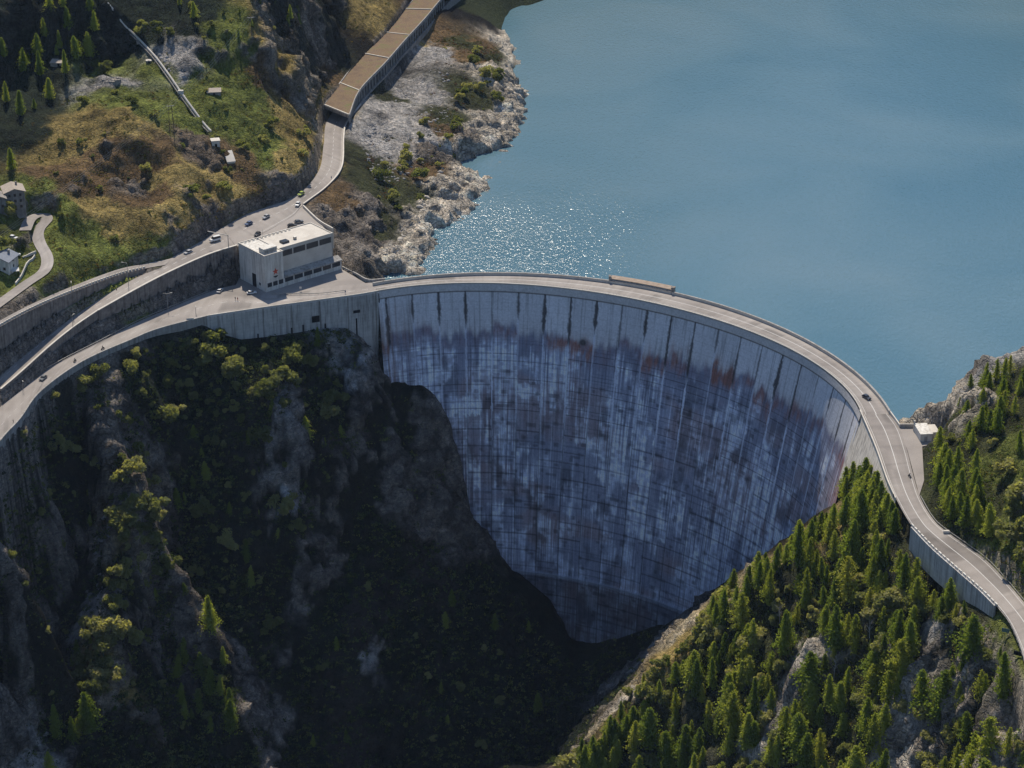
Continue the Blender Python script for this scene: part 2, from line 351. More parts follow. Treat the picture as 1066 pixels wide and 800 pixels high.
H = blur(H, 2, 2)
GX, GY = np.meshgrid(XS, YS, indexing='ij')
def dist_poly(X, Y, pts, maxd=1e9):
    """distance to a polyline and the interpolated z there"""
    D = np.full(X.shape, 1e9); ZZ = np.zeros(X.shape)
    for i in range(len(pts) - 1):
        a, b = pts[i], pts[i + 1]; d = b[:2] - a[:2]; l2 = d @ d + 1e-9
        t = np.clip(((X - a[0]) * d[0] + (Y - a[1]) * d[1]) / l2, 0, 1)
        dd = np.hypot(X - a[0] - t * d[0], Y - a[1] - t * d[1]); m = dd < D; D[m] = dd[m]; ZZ[m] = (a[2] + t * (b[2] - a[2]))[m]
    return D, ZZ
def inside(X, Y, poly):
    r = np.zeros(X.shape, bool); n = len(poly)
    for i in range(n):
        x1, y1 = poly[i][0], poly[i][1]; x2, y2 = poly[(i + 1) % n][0], poly[(i + 1) % n][1]
        if y1 == y2: continue
        c = ((y1 > Y) != (y2 > Y)) & (X < (x2 - x1) * (Y - y1) / (y2 - y1) + x1); r ^= c
    return r
gy, gx = np.gradient(H, YS, axis=1), np.gradient(H, XS, axis=0)
SL = np.hypot(gx, gy)
steep = smooth(.7, 1.5, blur(SL, 3, 1))
ix0, ix1 = np.searchsorted(XS, -285), np.searchsorted(XS, 240); iy0, iy1 = np.searchsorted(YS, 575), np.searchsorted(YS, 1330)
# keep-smooth mask around roads
RO = [pairs(low_near, low_far, 6), pairs(up_near, up_far, 6), pairs(br_near, br_far, 6), pairs(rt_near, rt_far, 6)]
hpn = resample(hp, 4)
road_d = np.full(H.shape, 1e9)
for A, B in RO:
    for q in (A, B, (A + B) / 2):
        d, _z = dist_poly(GX[ix0:ix1, iy0:iy1], GY[ix0:ix1, iy0:iy1], q); road_d[ix0:ix1, iy0:iy1] = np.minimum(road_d[ix0:ix1, iy0:iy1], d)
nz = fbm(GX / 38, GY / 38, oct=3, seed=3) * 3.0 + fbm(GX / 13, GY / 13, oct=4, seed=9, ridged=True) * 1.9
nz = nz + fbm(GX / 24, GY / 24, oct=2, seed=77, ridged=True) * 6.5 * smooth(14, 30, H) ; nz = nz * (0.55 + steep * 1.2) + fbm(GX / 4, GY / 4, oct=2, seed=31) * .35
shore_d = dist_poly(GX[ix0:ix1, iy0:iy1], GY[ix0:ix1, iy0:iy1], SH)[0]
SD = np.full(H.shape, 1e9); SD[ix0:ix1, iy0:iy1] = shore_d
HN = H + nz * smooth(2, 16, road_d) * (1 - .55 * np.exp(-(SD / 12) ** 2))
# carve the roads and the platforms
def carve(poly, zfun_line, pad=2.2, drop=.45):
    global HN
    sx = slice(ix0, ix1); sy = slice(iy0, iy1); X, Y = GX[sx, sy], GY[sx, sy]
    m = inside(X, Y, poly); d, zz = dist_poly(X, Y, zfun_line)
    de, _z = dist_poly(X, Y, np.vstack([poly, poly[:1]]))
    w = np.where(m, 1.0, 1 - smooth(pad * .4, pad * 1.3, de)); HN[sx, sy] = HN[sx, sy] * (1 - w) + (zz - drop) * w; road_d[sx, sy] = np.minimum(road_d[sx, sy], np.where(m, 0, de))
for k, (A, B) in enumerate(RO): carve(np.vstack([A, B[::-1]]), (A + B) / 2)
tw = 2.6; t_ = np.gradient(hpn[:, :2], axis=0); t_ /= np.linalg.norm(t_, axis=1)[:, None]; nn = np.stack([-t_[:, 1], t_[:, 0], 0 * t_[:, 0]], 1) * tw
HPA, HPB = hpn + nn, hpn - nn
carve(np.vstack([HPA, HPB[::-1]]), hpn, 4.5)
BLD = np.array(L([(244,300,0),(262,303,0),(285,310,0),(352,298,0),(384,297,0),(357,281,0),(340,262,0),(262,262,0)]))
carve(BLD, np.array(L([(262,300,0),(384,297,0)])), 1.0)
PARK = np.array(L([(246,257,14.8),(340,240,14.8),(316,214,15),(300,209,15.3),(258,224,15),(232,239,14.7)]))
carve(PARK, np.array(L([(246,250,14.7),(320,216,15.2)])), 1.0)
RPL = np.array(L([(936.5,446,0),(956,446,0),(974,446,0),(985,452,0),(972,462,0),(960,465,0),(962,500,0),(957,516,0),(945,470,0)]))
carve(RPL, np.array(L([(940,450,0),(980,450,0)])), 1.5)
# the ground drops straight away at the foot of the walls below the lower road
def strip_cut(path, wid, side, foot):
    p = resample(path, 2.0); t = np.gradient(p[:, :2], axis=0); t /= np.linalg.norm(t, axis=1)[:, None] + 1e-9; nrm = np.stack([-t[:, 1], t[:, 0]], 1) * side
    o = p.copy(); o[:, :2] += nrm * wid; i = p.copy(); i[:, :2] -= nrm * 1.3
    sx = slice(ix0, ix1); sy = slice(iy0, iy1); X_, Y_ = GX[sx, sy], GY[sx, sy]; m = inside(X_, Y_, np.vstack([i, o[::-1]]))
    xs_ = np.array([q[0] for q in foot]); zs_ = np.array([q[2] for q in foot]); k = np.argsort(xs_); F_ = np.interp(X_, xs_[k], zs_[k])
    dd_, _q = dist_poly(X_, Y_, p); lim_ = F_ - .0 * dd_; HN[sx, sy] = np.where(m, np.minimum(HN[sx, sy], lim_), HN[sx, sy])
FOOT = L([(392,386,-36),(384,366,-26),(377,357,-21),(360,343,-14.5),(340,341,-13.2),(306,347,-13.6),(280,352,-13.6),(251,354.5,-13),(235,345,-9.5),(212,333,-3),(190,340,-3.5),(165,346,-2.5),(135,358,-1.8),(84,382,-2.2),(41,413,-1.8),(20,441,-1.8),(0,463,-2),(-70,540,-2)])
strip_cut(np.array(low_near), 5.5, 1, FOOT); strip_cut(np.array(rt_near), 4.0, -1, L([(896,432,-27),(905,455,-24),(912,466,-20),(924,500,-14),(933,520,-9),(950,549,-7.5),(990,590,-8.5),(1021,615,-5),(1037,631,-2.5),(1060,670,-2),(1078,730,-2)]))
strip_cut(np.array(up_near[10:17]), 1.6, 1, L([(250,257,4),(215,267,5.5),(177,284,6),(142,302,5.5),(101,325,5.5),(76,342,4.5),(51,362,3.5)]))
strip_cut(np.array(br_near[1:]), 1.6, 1, L([(150,280,11.5),(122,287,12),(76,304,12.5),(38,320,13),(0,340,13.5),(-40,366,15)]))
H = HN
def ground(x, y):
    x = np.asarray(x, float); y = np.asarray(y, float)
    i = np.clip(np.searchsorted(XS, x) - 1, 0, len(XS) - 2); j = np.clip(np.searchsorted(YS, y) - 1, 0, len(YS) - 2)
    fx = (x - XS[i]) / (XS[i + 1] - XS[i]); fy = (y - YS[j]) / (YS[j + 1] - YS[j])
    return (H[i, j] * (1 - fx) + H[i + 1, j] * fx) * (1 - fy) + (H[i, j + 1] * (1 - fx) + H[i + 1, j + 1] * fx) * fy
_t = np.linspace(560, 1500, 1500)
def G(u, v, water=False):
    """first ground point on the sight line"""
    d = ray(u, v); t = _t / math.hypot(d[1], 0) ; X = d[0] * t; Y = d[1] * t; Z = HC + d[2] * t
    g = ground(X, Y) - Z; k = np.nonzero(g > 0)[0]
    if len(k) == 0: return None
    k = k[0]
    if k == 0: return np.array([X[0], Y[0], ground(X[0], Y[0])])
    w = g[k - 1] / (g[k - 1] - g[k]); x = X[k - 1] + (X[k] - X[k - 1]) * w; y = Y[k - 1] + (Y[k] - Y[k - 1]) * w
    return np.array([x, y, float(ground(x, y))])
# ------------------------------------------------------------ zones: what covers the ground where
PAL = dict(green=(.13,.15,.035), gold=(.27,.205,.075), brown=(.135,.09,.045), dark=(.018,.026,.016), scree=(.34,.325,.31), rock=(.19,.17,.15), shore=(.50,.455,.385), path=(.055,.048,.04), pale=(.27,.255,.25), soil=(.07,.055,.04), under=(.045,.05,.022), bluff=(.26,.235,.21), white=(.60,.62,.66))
ZS = []
def zone(t, *uv):
    for u, v in uv:
        g = G(u, v)
        if g is not None: ZS.append((g[0], g[1], t))
zone('gold', (130,130),(60,150),(160,190),(200,180),(100,220),(190,225),(240,190),(320,150),(300,170),(290,60),(300,120),(320,90),(250,200),(170,240),(85,150),(380,10),(410,20))
zone('green', (110,80),(130,100),(150,110),(190,120),(220,110),(245,100),(60,230),(75,265),(90,255),(60,285),(170,70),(230,60),(260,100),(200,90),(30,215),(270,150),(240,40),(20,290),(170,265),(120,295),(1066,520),(1050,560),(1040,590),(1066,470),(1050,690),(1040,660),(1050,720))
zone('brown', (100,170),(120,150),(150,210),(210,165),(145,170),(170,160),(110,185),(225,170),(280,90),(340,60),(445,182),(480,60),(500,45),(465,135),(450,35),(375,220),(345,205),(150,500),(110,540),(60,180),(250,190))
zone('rock', (140,196),(300,205),(220,240),(190,255),(360,225),(375,250),(355,260),(390,225),(20,500),(30,560),(10,580),(440,460),(460,520),(400,480),(210,165),(345,520),(330,580),(465,480),(185,650),(45,360),(100,350),(20,400),(180,300),(200,300),(60,350),(260,270))
zone('dark', (50,50),(10,20),(20,100),(80,20),(100,40),(30,140),(420,450),(300,600),(280,640),(330,500),(370,560),(60,700),(30,650),(150,20),(200,20),(300,20),(340,40),(250,380),(200,400),(150,400),(100,430),(300,370),(330,440),(280,460),(230,470),(200,560),(250,560),(90,480),(70,540),(100,600),(260,640),(230,700),(220,780),(300,700),(310,790),(420,600),(500,620),(540,660),(560,720),(600,760),(500,780),(460,650),(560,780),(350,400),(420,410),(360,620),(380,720),(640,680),(130,600),(60,620),(120,760),(520,720))  # forest floor tone, kept near black to paint in the gorge shade
zone('scree', (440,100),(440,150),(410,160),(420,130),(400,110),(455,60),(395,140),(118,548),(90,640),(20,790),(10,760),(665,690),(1030,390),(190,70),(178,62),(115,85),(935,770),(368,385),(372,365),(303,492),(980,660),(380,700))
zone('shore', (500,170),(490,190),(470,200),(450,220),(430,240),(420,262),(410,270),(520,140),(530,120),(505,140),(480,165),(460,240),(440,255),(525,90),(530,60),(1003,408),(1018,425),(830,690),(822,715),(970,690),(960,710),(655,730),(735,645),(1010,720),(1030,770),(950,780),(985,440))
zone('under', (1050,400),(1060,420),(1035,400),(1000,440),(985,455),(905,560),(880,600),(800,620),(850,650),(800,700),(760,680),(720,720),(760,760),(700,780),(850,760),(900,700),(880,780),(960,640),(1000,640),(1030,720),(980,520),(1000,480),(1020,540),(1000,560),(980,480),(660,770),(1010,780),(950,600))
zone('gold', (645,745),(680,705),(715,665),(740,640),(885,540),(840,570),(900,550),(145,480),(130,560),(95,690),(110,700))
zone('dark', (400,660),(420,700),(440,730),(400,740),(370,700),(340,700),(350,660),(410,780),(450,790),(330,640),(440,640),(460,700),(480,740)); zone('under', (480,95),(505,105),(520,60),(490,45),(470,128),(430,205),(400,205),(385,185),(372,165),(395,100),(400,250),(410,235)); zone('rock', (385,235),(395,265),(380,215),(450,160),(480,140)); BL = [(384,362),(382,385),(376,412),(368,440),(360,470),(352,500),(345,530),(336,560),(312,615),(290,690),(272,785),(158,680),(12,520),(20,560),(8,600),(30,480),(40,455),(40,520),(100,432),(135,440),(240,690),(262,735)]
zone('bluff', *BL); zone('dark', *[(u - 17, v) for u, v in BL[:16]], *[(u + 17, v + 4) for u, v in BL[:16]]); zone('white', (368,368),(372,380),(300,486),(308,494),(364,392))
zone('path', (382,640),(400,620),(372,655),(368,680),(365,720),(362,760),(440,600),(420,612))
ZX = np.array([(z[0], z[1]) for z in ZS])
ZCOL = np.array([PAL[z[2]] for z in ZS]); ROCKY = dict(bluff=1, white=1, rock=1, scree=.3, shore=1, pale=1, path=.1)
ZR = np.array([ROCKY.get(z[2], 0.0) for z in ZS])
# ------------------------------------------------------------ ground mesh
gxn, gyn = np.gradient(H, XS, axis=0), np.gradient(H, YS, axis=1)
sl = np.hypot(gxn, gyn); nl = np.sqrt(1 + sl ** 2)
NX, NY, NZ = -gxn / nl, -gyn / nl, 1 / nl
core = np.zeros(H.shape, bool); core[ix0:ix1, iy0:iy1] = True
ci = np.nonzero(core.ravel())[0]
X, Y, Z = GX.ravel()[ci], GY.ravel()[ci], H.ravel()[ci]; SLc = sl.ravel()[ci]; rd = road_d.ravel()[ci]; sd = SD.ravel()[ci]
wx = X + fbm(X / 9, Y / 9, Z / 9, 5, 51, gain=.62) * 12; wy = Y + fbm(X / 9, Y / 9, Z / 9, 5, 52, gain=.62) * 12
c = np.zeros((len(ci), 3)); rk = np.zeros(len(ci)); W = np.zeros(len(ci)) + 1e-12
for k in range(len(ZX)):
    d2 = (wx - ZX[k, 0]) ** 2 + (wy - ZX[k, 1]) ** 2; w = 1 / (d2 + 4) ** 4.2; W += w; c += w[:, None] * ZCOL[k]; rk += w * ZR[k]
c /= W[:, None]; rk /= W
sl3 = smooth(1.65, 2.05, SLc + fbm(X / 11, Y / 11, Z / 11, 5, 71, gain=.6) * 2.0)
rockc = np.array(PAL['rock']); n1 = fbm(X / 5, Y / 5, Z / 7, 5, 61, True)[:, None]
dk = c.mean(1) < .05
sl3 = sl3 * np.where(dk, .4, 1.0); rc = rockc * np.where(dk, .42, 1.0)[:, None] * (1 + .5 * n1)  # rock in the dark zones toned down, shade put into its colour
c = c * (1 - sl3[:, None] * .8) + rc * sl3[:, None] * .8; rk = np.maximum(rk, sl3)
band = np.exp(-((Z + 4.0) / 2.6) ** 2) * np.exp(-(sd / 20) ** 2); band = band[:, None]
c = c * (1 - band) + np.array(PAL['shore']) * (1 + .25 * n1) * band; rk = np.maximum(rk, band[:, 0])
tuft = fbm(X / 3.2, Y / 3.2, Z / 3.2, 4, 81)[:, None]; patch = fbm(X / 14, Y / 14, Z / 14, 3, 83)[:, None]
c = c * np.clip(1 + tuft * .75 + patch * .6, .18, 2.2) * (1 + n1 * .3 * rk[:, None])
deep = smooth(-12, -30, Z) * (np.hypot(X - CC[0], Y - CC[1]) < 175) ; flank = (smooth(-12, -30, Z) * (X < 60))[:, None]; c = c * (1 - .35 * flank * (1 - .8 * smooth(.15, .22, c.mean(1))[:, None]))  # gorge flank: shade painted into the ground colour
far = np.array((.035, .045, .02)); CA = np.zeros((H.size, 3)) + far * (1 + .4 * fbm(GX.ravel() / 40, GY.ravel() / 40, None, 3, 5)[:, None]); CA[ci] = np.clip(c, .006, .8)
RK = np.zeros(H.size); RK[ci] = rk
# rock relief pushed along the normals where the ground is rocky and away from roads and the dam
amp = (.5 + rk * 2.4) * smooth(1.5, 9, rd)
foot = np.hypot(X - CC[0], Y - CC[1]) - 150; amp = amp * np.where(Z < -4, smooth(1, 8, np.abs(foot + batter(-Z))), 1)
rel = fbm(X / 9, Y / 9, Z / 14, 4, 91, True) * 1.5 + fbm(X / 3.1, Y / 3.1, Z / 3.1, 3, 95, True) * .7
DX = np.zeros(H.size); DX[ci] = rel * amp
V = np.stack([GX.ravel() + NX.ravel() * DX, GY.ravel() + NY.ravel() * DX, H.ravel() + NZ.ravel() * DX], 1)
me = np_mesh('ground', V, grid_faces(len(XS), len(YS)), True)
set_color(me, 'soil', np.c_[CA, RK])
def ground_mat():
    m, nt, b = nodes('ground_cover'); at = N(nt, 'Attribute', attribute_name='soil'); v = objco(nt)
    f1 = noise(nt, v, .55, 8, .72); f2 = noise(nt, v, 2.6, 4, .7)
    vor = N(nt, 'TexVoronoi', feature='DISTANCE_TO_EDGE'); vor.inputs['Scale'].default_value = .42; wv = N(nt, 'VectorMath', operation='ADD')
    nd = N(nt, 'TexNoise'); nd.inputs['Scale'].default_value = .5; nt.links.new(v, nd.inputs['Vector']); sc = N(nt, 'VectorMath', operation='SCALE'); sc.inputs['Scale'].default_value = 2.2
    nt.links.new(nd.outputs['Color'], sc.inputs[0]); nt.links.new(v, wv.inputs[0]); nt.links.new(sc.outputs[0], wv.inputs[1]); nt.links.new(wv.outputs[0], vor.inputs['Vector'])
    crack = ramp(nt, vor.outputs['Distance'], [(0, (.35, .35, .35)), (.12, (1, 1, 1))])
    t = ramp(nt, f1, [(.3, (.42, .45, .42)), (.5, (1, 1, 1)), (.72, (1.75, 1.6, 1.4))]); c = mix(nt, 1.0, at.outputs['Color'], t, 'MULTIPLY')
    c = mix(nt, 1.0, c, ramp(nt, f2, [(.3, (.7, .7, .7)), (.7, (1.3, 1.3, 1.3))]), 'MULTIPLY')
    ck = mix(nt, at.outputs['Alpha'], (1, 1, 1), crack); c = mix(nt, .42, c, ck, 'MULTIPLY')
    mp = N(nt, 'Mapping'); mp.inputs['Rotation'].default_value = (.5, .35, .4); mp.inputs['Scale'].default_value = (.12, .12, .75); nt.links.new(wv.outputs[0], mp.inputs['Vector'])
    stx = noise(nt, mp.outputs['Vector'], 1.0, 6, .7); strata = ramp(nt, stx, [(.34, (.28, .28, .3)), (.45, (1, 1, 1)), (.53, (.7, .68, .66)), (.64, (1.45, 1.4, 1.35))]); c = mix(nt, .9, c, mix(nt, at.outputs['Alpha'], (1, 1, 1), strata), 'MULTIPLY')
    nt.links.new(c, b.inputs['Base Color']); b.inputs['Roughness'].default_value = .95; b.inputs['Specular IOR Level'].default_value = .1
    ad = N(nt, 'Math', operation='MULTIPLY_ADD'); ad.inputs[1].default_value = .5; nt.links.new(f1, ad.inputs[0]); nt.links.new(crack, ad.inputs[2])
    ad2 = N(nt, 'Math', operation='ADD'); nt.links.new(ad.outputs[0], ad2.inputs[0]); nt.links.new(noise(nt, v, .9, 6, .8), ad2.inputs[1])
    bump(nt, b, ad2.outputs[0], 1.3, .9); return m
tag(link('ground', me, ground_mat()), kind='structure')

# ------------------------------------------------------------ lake
aw = np.linspace(A0 - .02, A1 + .02, 60); arc = crest(aw, r_out(aw) - 2.5, -6.0)
outer = [(300, 775, -6), (4000, 775, -6), (4000, 5000, -6), (-700, 5000, -6), (-100, 1700, -6), (-95, 1150, -6), (-72, 960, -6), (-70, 925, -6)]
bm = bmesh.new(); vv = [bm.verts.new(p) for p in list(arc) + outer]; f = bm.faces.new(vv); bmesh.ops.triangulate(bm, faces=[f]); bmesh.ops.recalc_face_normals(bm, faces=bm.faces)
me = bpy.data.meshes.new('lake_water'); bm.to_mesh(me); bm.free()
if me.polygons[0].normal.z < 0: me.flip_normals()
def water_mat():
    m, nt, b = nodes('lake_water'); v = objco(nt)
    c = ramp(nt, noise(nt, objco(nt, (1, 1, 1)), .006, 3, .5, .6), [(.32, (.060, .140, .185)), (.5, (.085, .165, .205)), (.68, (.110, .185, .220))])
    nt.links.new(c, b.inputs['Base Color']); b.inputs['Roughness'].default_value = .12; b.inputs['IOR'].default_value = 1.33
    vr = objco(nt, (1, .55, 1))
    a = noise(nt, vr, .55, 3, .6, .3); w2 = noise(nt, vr, 1.1, 2, .6)
    s = N(nt, 'Math', operation='MULTIPLY_ADD'); s.inputs[1].default_value = .5; nt.links.new(w2, s.inputs[0]); nt.links.new(a, s.inputs[2])
    # choppier water where the wind drives it against the dam
    tc = N(nt, 'TexCoord'); last = None
    wob = N(nt, 'TexNoise'); wob.inputs['Scale'].default_value = .012; wob.inputs['Detail'].default_value = 3; nt.links.new(tc.outputs['Object'], wob.inputs['Vector'])
    wsc = N(nt, 'VectorMath', operation='SCALE'); wsc.inputs['Scale'].default_value = 70; nt.links.new(wob.outputs['Color'], wsc.inputs[0]); wad = N(nt, 'VectorMath', operation='ADD'); nt.links.new(tc.outputs['Object'], wad.inputs[0]); nt.links.new(wsc.outputs[0], wad.inputs[1])
    for (u, v, rx, ry, amp_) in ((452, 272, 65, 120, 1.2), (540, 262, 90, 110, .55), (630, 205, 70, 180, .3)):
        k0 = P(u, v, -6) + 35; mp = N(nt, 'Mapping'); mp.inputs['Location'].default_value = (-k0[0] / rx, -k0[1] / ry, 0); mp.inputs['Scale'].default_value = (1 / rx, 1 / ry, 0); g = N(nt, 'TexGradient', gradient_type='SPHERICAL')
        nt.links.new(wad.outputs[0], mp.inputs['Vector']); nt.links.new(mp.outputs['Vector'], g.inputs['Vector'])
        m_ = N(nt, 'Math', operation='MULTIPLY_ADD'); m_.inputs[1].default_value = amp_; nt.links.new(g.outputs['Fac'], m_.inputs[0])
        if last is None: m_.inputs[2].default_value = 0
        else: nt.links.new(last, m_.inputs[2])
        last = m_.outputs[0]
    st = N(nt, 'MapRange'); st.inputs['To Min'].default_value = .18; st.inputs['To Max'].default_value = .37; st.inputs['From Max'].default_value = .8; nt.links.new(last, st.inputs['Value'])
    ro = N(nt, 'MapRange'); ro.inputs['To Min'].default_value = .13; ro.inputs['To Max'].default_value = .20; ro.inputs['From Max'].default_value = .8; nt.links.new(last, ro.inputs['Value']); nt.links.new(ro.outputs['Result'], b.inputs['Roughness'])
    bn = bump(nt, b, s.outputs[0], 2.6, 1.0); nt.links.new(st.outputs['Result'], bn.inputs['Strength']); return m
tag(link('lake_water', me, water_mat()), kind='structure')

# ------------------------------------------------------------ the dam
NA, ND = 900, 380; aa = np.linspace(A0, A1, NA); dd = np.concatenate([np.linspace(0, 60, 170), np.linspace(60.4, 190, ND - 170)])
AAm, DD = np.meshgrid(aa, dd, indexing='ij')
ring = np.where((DD > 135.8) & (DD < 137.0), -.55, 0) + np.where(DD >= 137.6, -.35, 0)
corn = np.where(DD < 3.2, .35, 0.0)
S = np.concatenate([[0], np.cumsum(np.hypot(np.diff(r_in(aa) * np.sin(aa)), np.diff(r_in(aa) * np.cos(aa))))]); SS = np.repeat(S[:, None], ND, 1)
PWID = 12.25; ph = (SS - 3.8) / PWID; pid = np.floor(ph); fr = ph - pid; jd = np.minimum(fr, 1 - fr) * PWID; jid = np.round(ph)
RR = r_in(AAm) - batter(DD) + ring - corn + np.where(jd < .16, .12, 0) * (DD > 3.2)
Vd = crest(AAm.ravel(), RR.ravel(), -DD.ravel() - .02)
def dam_colour():
    s, d = SS, DD
    rnd = lambda i, k: _hash(i, np.zeros_like(i) + k, np.zeros_like(i), 5)
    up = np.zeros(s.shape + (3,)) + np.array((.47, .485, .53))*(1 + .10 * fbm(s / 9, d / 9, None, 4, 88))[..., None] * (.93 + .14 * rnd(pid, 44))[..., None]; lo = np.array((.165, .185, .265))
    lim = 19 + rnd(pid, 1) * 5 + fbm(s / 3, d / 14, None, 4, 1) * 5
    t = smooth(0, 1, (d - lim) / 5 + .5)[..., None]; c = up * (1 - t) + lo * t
    # rusty band
    rb = np.exp(-((d - lim - 1.5 - 3 * rnd(pid, 2)) / (2.5 + 3 * rnd(pid, 3))) ** 2) * (.12 + rnd(pid, 4) ** 1.3 * 1.1) * np.clip(.75 + fbm(s / 1.6, d / 5, None, 4, 7) * 1.4, 0, 1.5)
    rust = np.array((.23, .095, .065)); rb = np.clip(rb, 0, .85)[..., None]; c = c * (1 - rb) + rust * rb
    # brown stain areas lower down
    bs = smooth(-.05, .4, fbm(s / 26, d / 16, None, 4, 13)) * smooth(25, 45, d) * .6; c = c * (1 - bs[..., None]) + np.array((.19, .135, .135)) * bs[..., None]
    # lime washed panels: broad vertical bundles, cut by thin lift lines every 1.6 m
    row = np.floor(d / 1.62); fr_ = d / 1.62 - row
    half = np.floor(ph * 2); quart = np.floor(ph * 4)
    blk = np.floor((d + 9 * rnd(half, 8) + 2.5 * fbm(s / .8, d / 9, None, 3, 123)) / (9 + 16 * rnd(half, 6)))
    cell = _hash(half, blk, np.zeros_like(d), 77); pan = rnd(pid, 11)
    wide = smooth(-.22, .42, fbm(s / 30 + 3, d / 34, None, 3, 21) * 1.3 + (cell - .5) * .42 + (pan - .5) * .45 + fbm(s / 5, d / 7, None, 4, 171) * .8 + .15)
    drips = np.clip(.62 + fbm(s / .55, d / 30, None, 4, 23) * 1.25 + fbm(s / 2.0, d / 16, None, 3, 24) * .7, 0, 1.25)
    rowv = np.clip(.5 + (vnoise(s / 2.6 + row * 7.31, row * 3.17, None, 3) - .5) * 1.7, 0, 1)
    lime = wide * drips * (.45 + .7 * rowv) * smooth(0, 12, d - lim) + .14 * np.clip(drips, 0, 1) * smooth(3, 14, d - lim)
    edge = (np.abs(ph * 2 - np.round(ph * 2)) * PWID / 2 < .35) * smooth(.3, .7, cell) * .35 * smooth(2, 14, d - lim); lime = lime + edge
    lime = np.clip(lime, 0, 1)[..., None] * (1 - .45 * smooth(95, 140, d))[..., None]
    c = c * (1 - lime) + np.array((.60, .67, .83)) * lime
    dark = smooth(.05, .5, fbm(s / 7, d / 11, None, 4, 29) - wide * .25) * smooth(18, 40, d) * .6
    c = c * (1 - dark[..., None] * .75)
    bl = smooth(.72, .9, vnoise(s / 3.4 + row * 5.13, row * 9.7, None, 33)) * smooth(25, 40, d) * .45; c = c * (1 - bl[..., None])
    hline = .68 * np.clip(1 - np.abs(fr_ - .5) / .11, 0, 1) * (_hash(row, pid, np.zeros_like(d), 9) > .35) * smooth(20, 30, d)
    c = c * (1 - hline[..., None])
    hl2 = (np.abs(fr_) < .1) * smooth(4, 8, d) * (1 - smooth(20, 26, d)) * .10; c = c * (1 - hl2[..., None])
    # figure-like tangle of fine swirls on the right centre of the wall
    sw = np.exp(-(((s - 150) / 24) ** 2 + ((d - 58) / 24) ** 2)); q = fbm(s / 5 + fbm(s / 8, d / 8, None, 2, 41) * 2, d / 5, None, 4, 43, True)
    c = c * (1 + .6 * sw * q)[..., None]
    # fine vertical dirt
    vd = smooth(.05, .6, fbm(s / .5, d / 22, None, 3, 51)) * .35; c = c * (1 - vd[..., None])
    # joints: seepage beards above, lime below
    jr = _hash(jid, jid * 0 + 3, jid * 0, 19)
    jr2 = _hash(jid, jid * 0 + 7, jid * 0, 29); Lj = 13 + 17 * jr; wj = (.34 + 1.25 * np.clip(d / Lj, 0, 1) ** 1.2 * (.3 + jr2 ** 1.3)) * (1 + .7 * fbm(s / .4, d / 1.1, None, 3, 55)) * (1 - smooth(Lj * .6, Lj * 1.25, d)) * (1 + .5 * fbm(s / 3, d / 3.5, None, 2, 155))
    bd = np.clip(1 - (jd / np.maximum(wj, .01)), 0, 1) ** .5 * (d > 3.2) * (.45 + .55 * jr2); bd = (np.clip(bd * 1.4, 0, .93) * (wj > .05))[..., None]
    c = c * (1 - bd) + np.array((.035, .033, .035)) * bd
    wl = (jd < .45 + .3 * fbm(s, d / 3, None, 3, 57)) * smooth(Lj - 3, Lj + 5, d) * (1 - smooth(Lj + 30, Lj + 75, d)) * (.35 + .6 * jr); c = c * (1 - wl[..., None]) + np.array((.50, .55, .68)) * wl[..., None]
    jl = (jd < .28) * smooth(50, 70, d) * .6; c = c * (1 - jl[..., None])
    # one dark round seep
    ci_ = np.exp(-(((s - 96.5) / 1.7) ** 2 + ((d - 23) / 1.5) ** 2)); c = c * (1 - .8 * np.clip(ci_ * 1.6, 0, 1))[..., None]
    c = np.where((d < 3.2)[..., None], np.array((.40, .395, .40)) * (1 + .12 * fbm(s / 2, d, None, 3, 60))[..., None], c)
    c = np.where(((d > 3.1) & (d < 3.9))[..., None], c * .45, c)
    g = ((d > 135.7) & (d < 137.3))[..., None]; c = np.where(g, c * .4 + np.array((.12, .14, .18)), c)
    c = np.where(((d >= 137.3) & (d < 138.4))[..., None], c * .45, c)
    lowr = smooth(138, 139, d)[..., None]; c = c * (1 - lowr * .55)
    # left-most and right-most panels: rusty drips
    el = np.exp(-(s / 14) ** 2) * smooth(4, 10, d) * np.clip(.5 + fbm(s / .7, d / 12, None, 3, 65) * 1.3, 0, 1) * .6; c = c * (1 - el[..., None]) + np.array((.17, .11, .09)) * el[..., None]
    er = np.exp(-((s - s.max()) / 9) ** 2) * smooth(14, 25, d) * np.clip(.5 + fbm(s / .6, d / 10, None, 3, 66) * 1.4, 0, 1) * .8; c = c * (1 - er[..., None]) + np.array((.30, .09, .05)) * er[..., None]
    return np.clip(c, .01, .8)
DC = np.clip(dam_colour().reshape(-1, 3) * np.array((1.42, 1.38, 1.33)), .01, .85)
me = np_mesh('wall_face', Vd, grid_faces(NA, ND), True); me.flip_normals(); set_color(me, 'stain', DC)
def dam_mat():
    m, nt, b = nodes('dam_concrete'); at = N(nt, 'Attribute', attribute_name='stain'); v = objco(nt)
    f = ramp(nt, noise(nt, v, 1.1, 6, .75), [(.3, (.78, .78, .78)), (.7, (1.2, 1.2, 1.2))])
    nt.links.new(mix(nt, 1.0, at.outputs['Color'], f, 'MULTIPLY'), b.inputs['Base Color']); b.inputs['Roughness'].default_value = .85; b.inputs['Specular IOR Level'].default_value = .3
    bump(nt, b, noise(nt, objco(nt, (1, 1, 5)), .5, 4), .12); return m
DAM = empty('arch_dam', tuple(crest(np.array([.55]), np.array([150.0]), 0.0)[0]) , label='tall curved concrete arch dam with lime streaks and rusty stains holding back the lake', cat='dam')
DAM.location = (0, 0, 0)
M['dam'] = dam_mat(); link('wall_face', me, M['dam'], DAM)
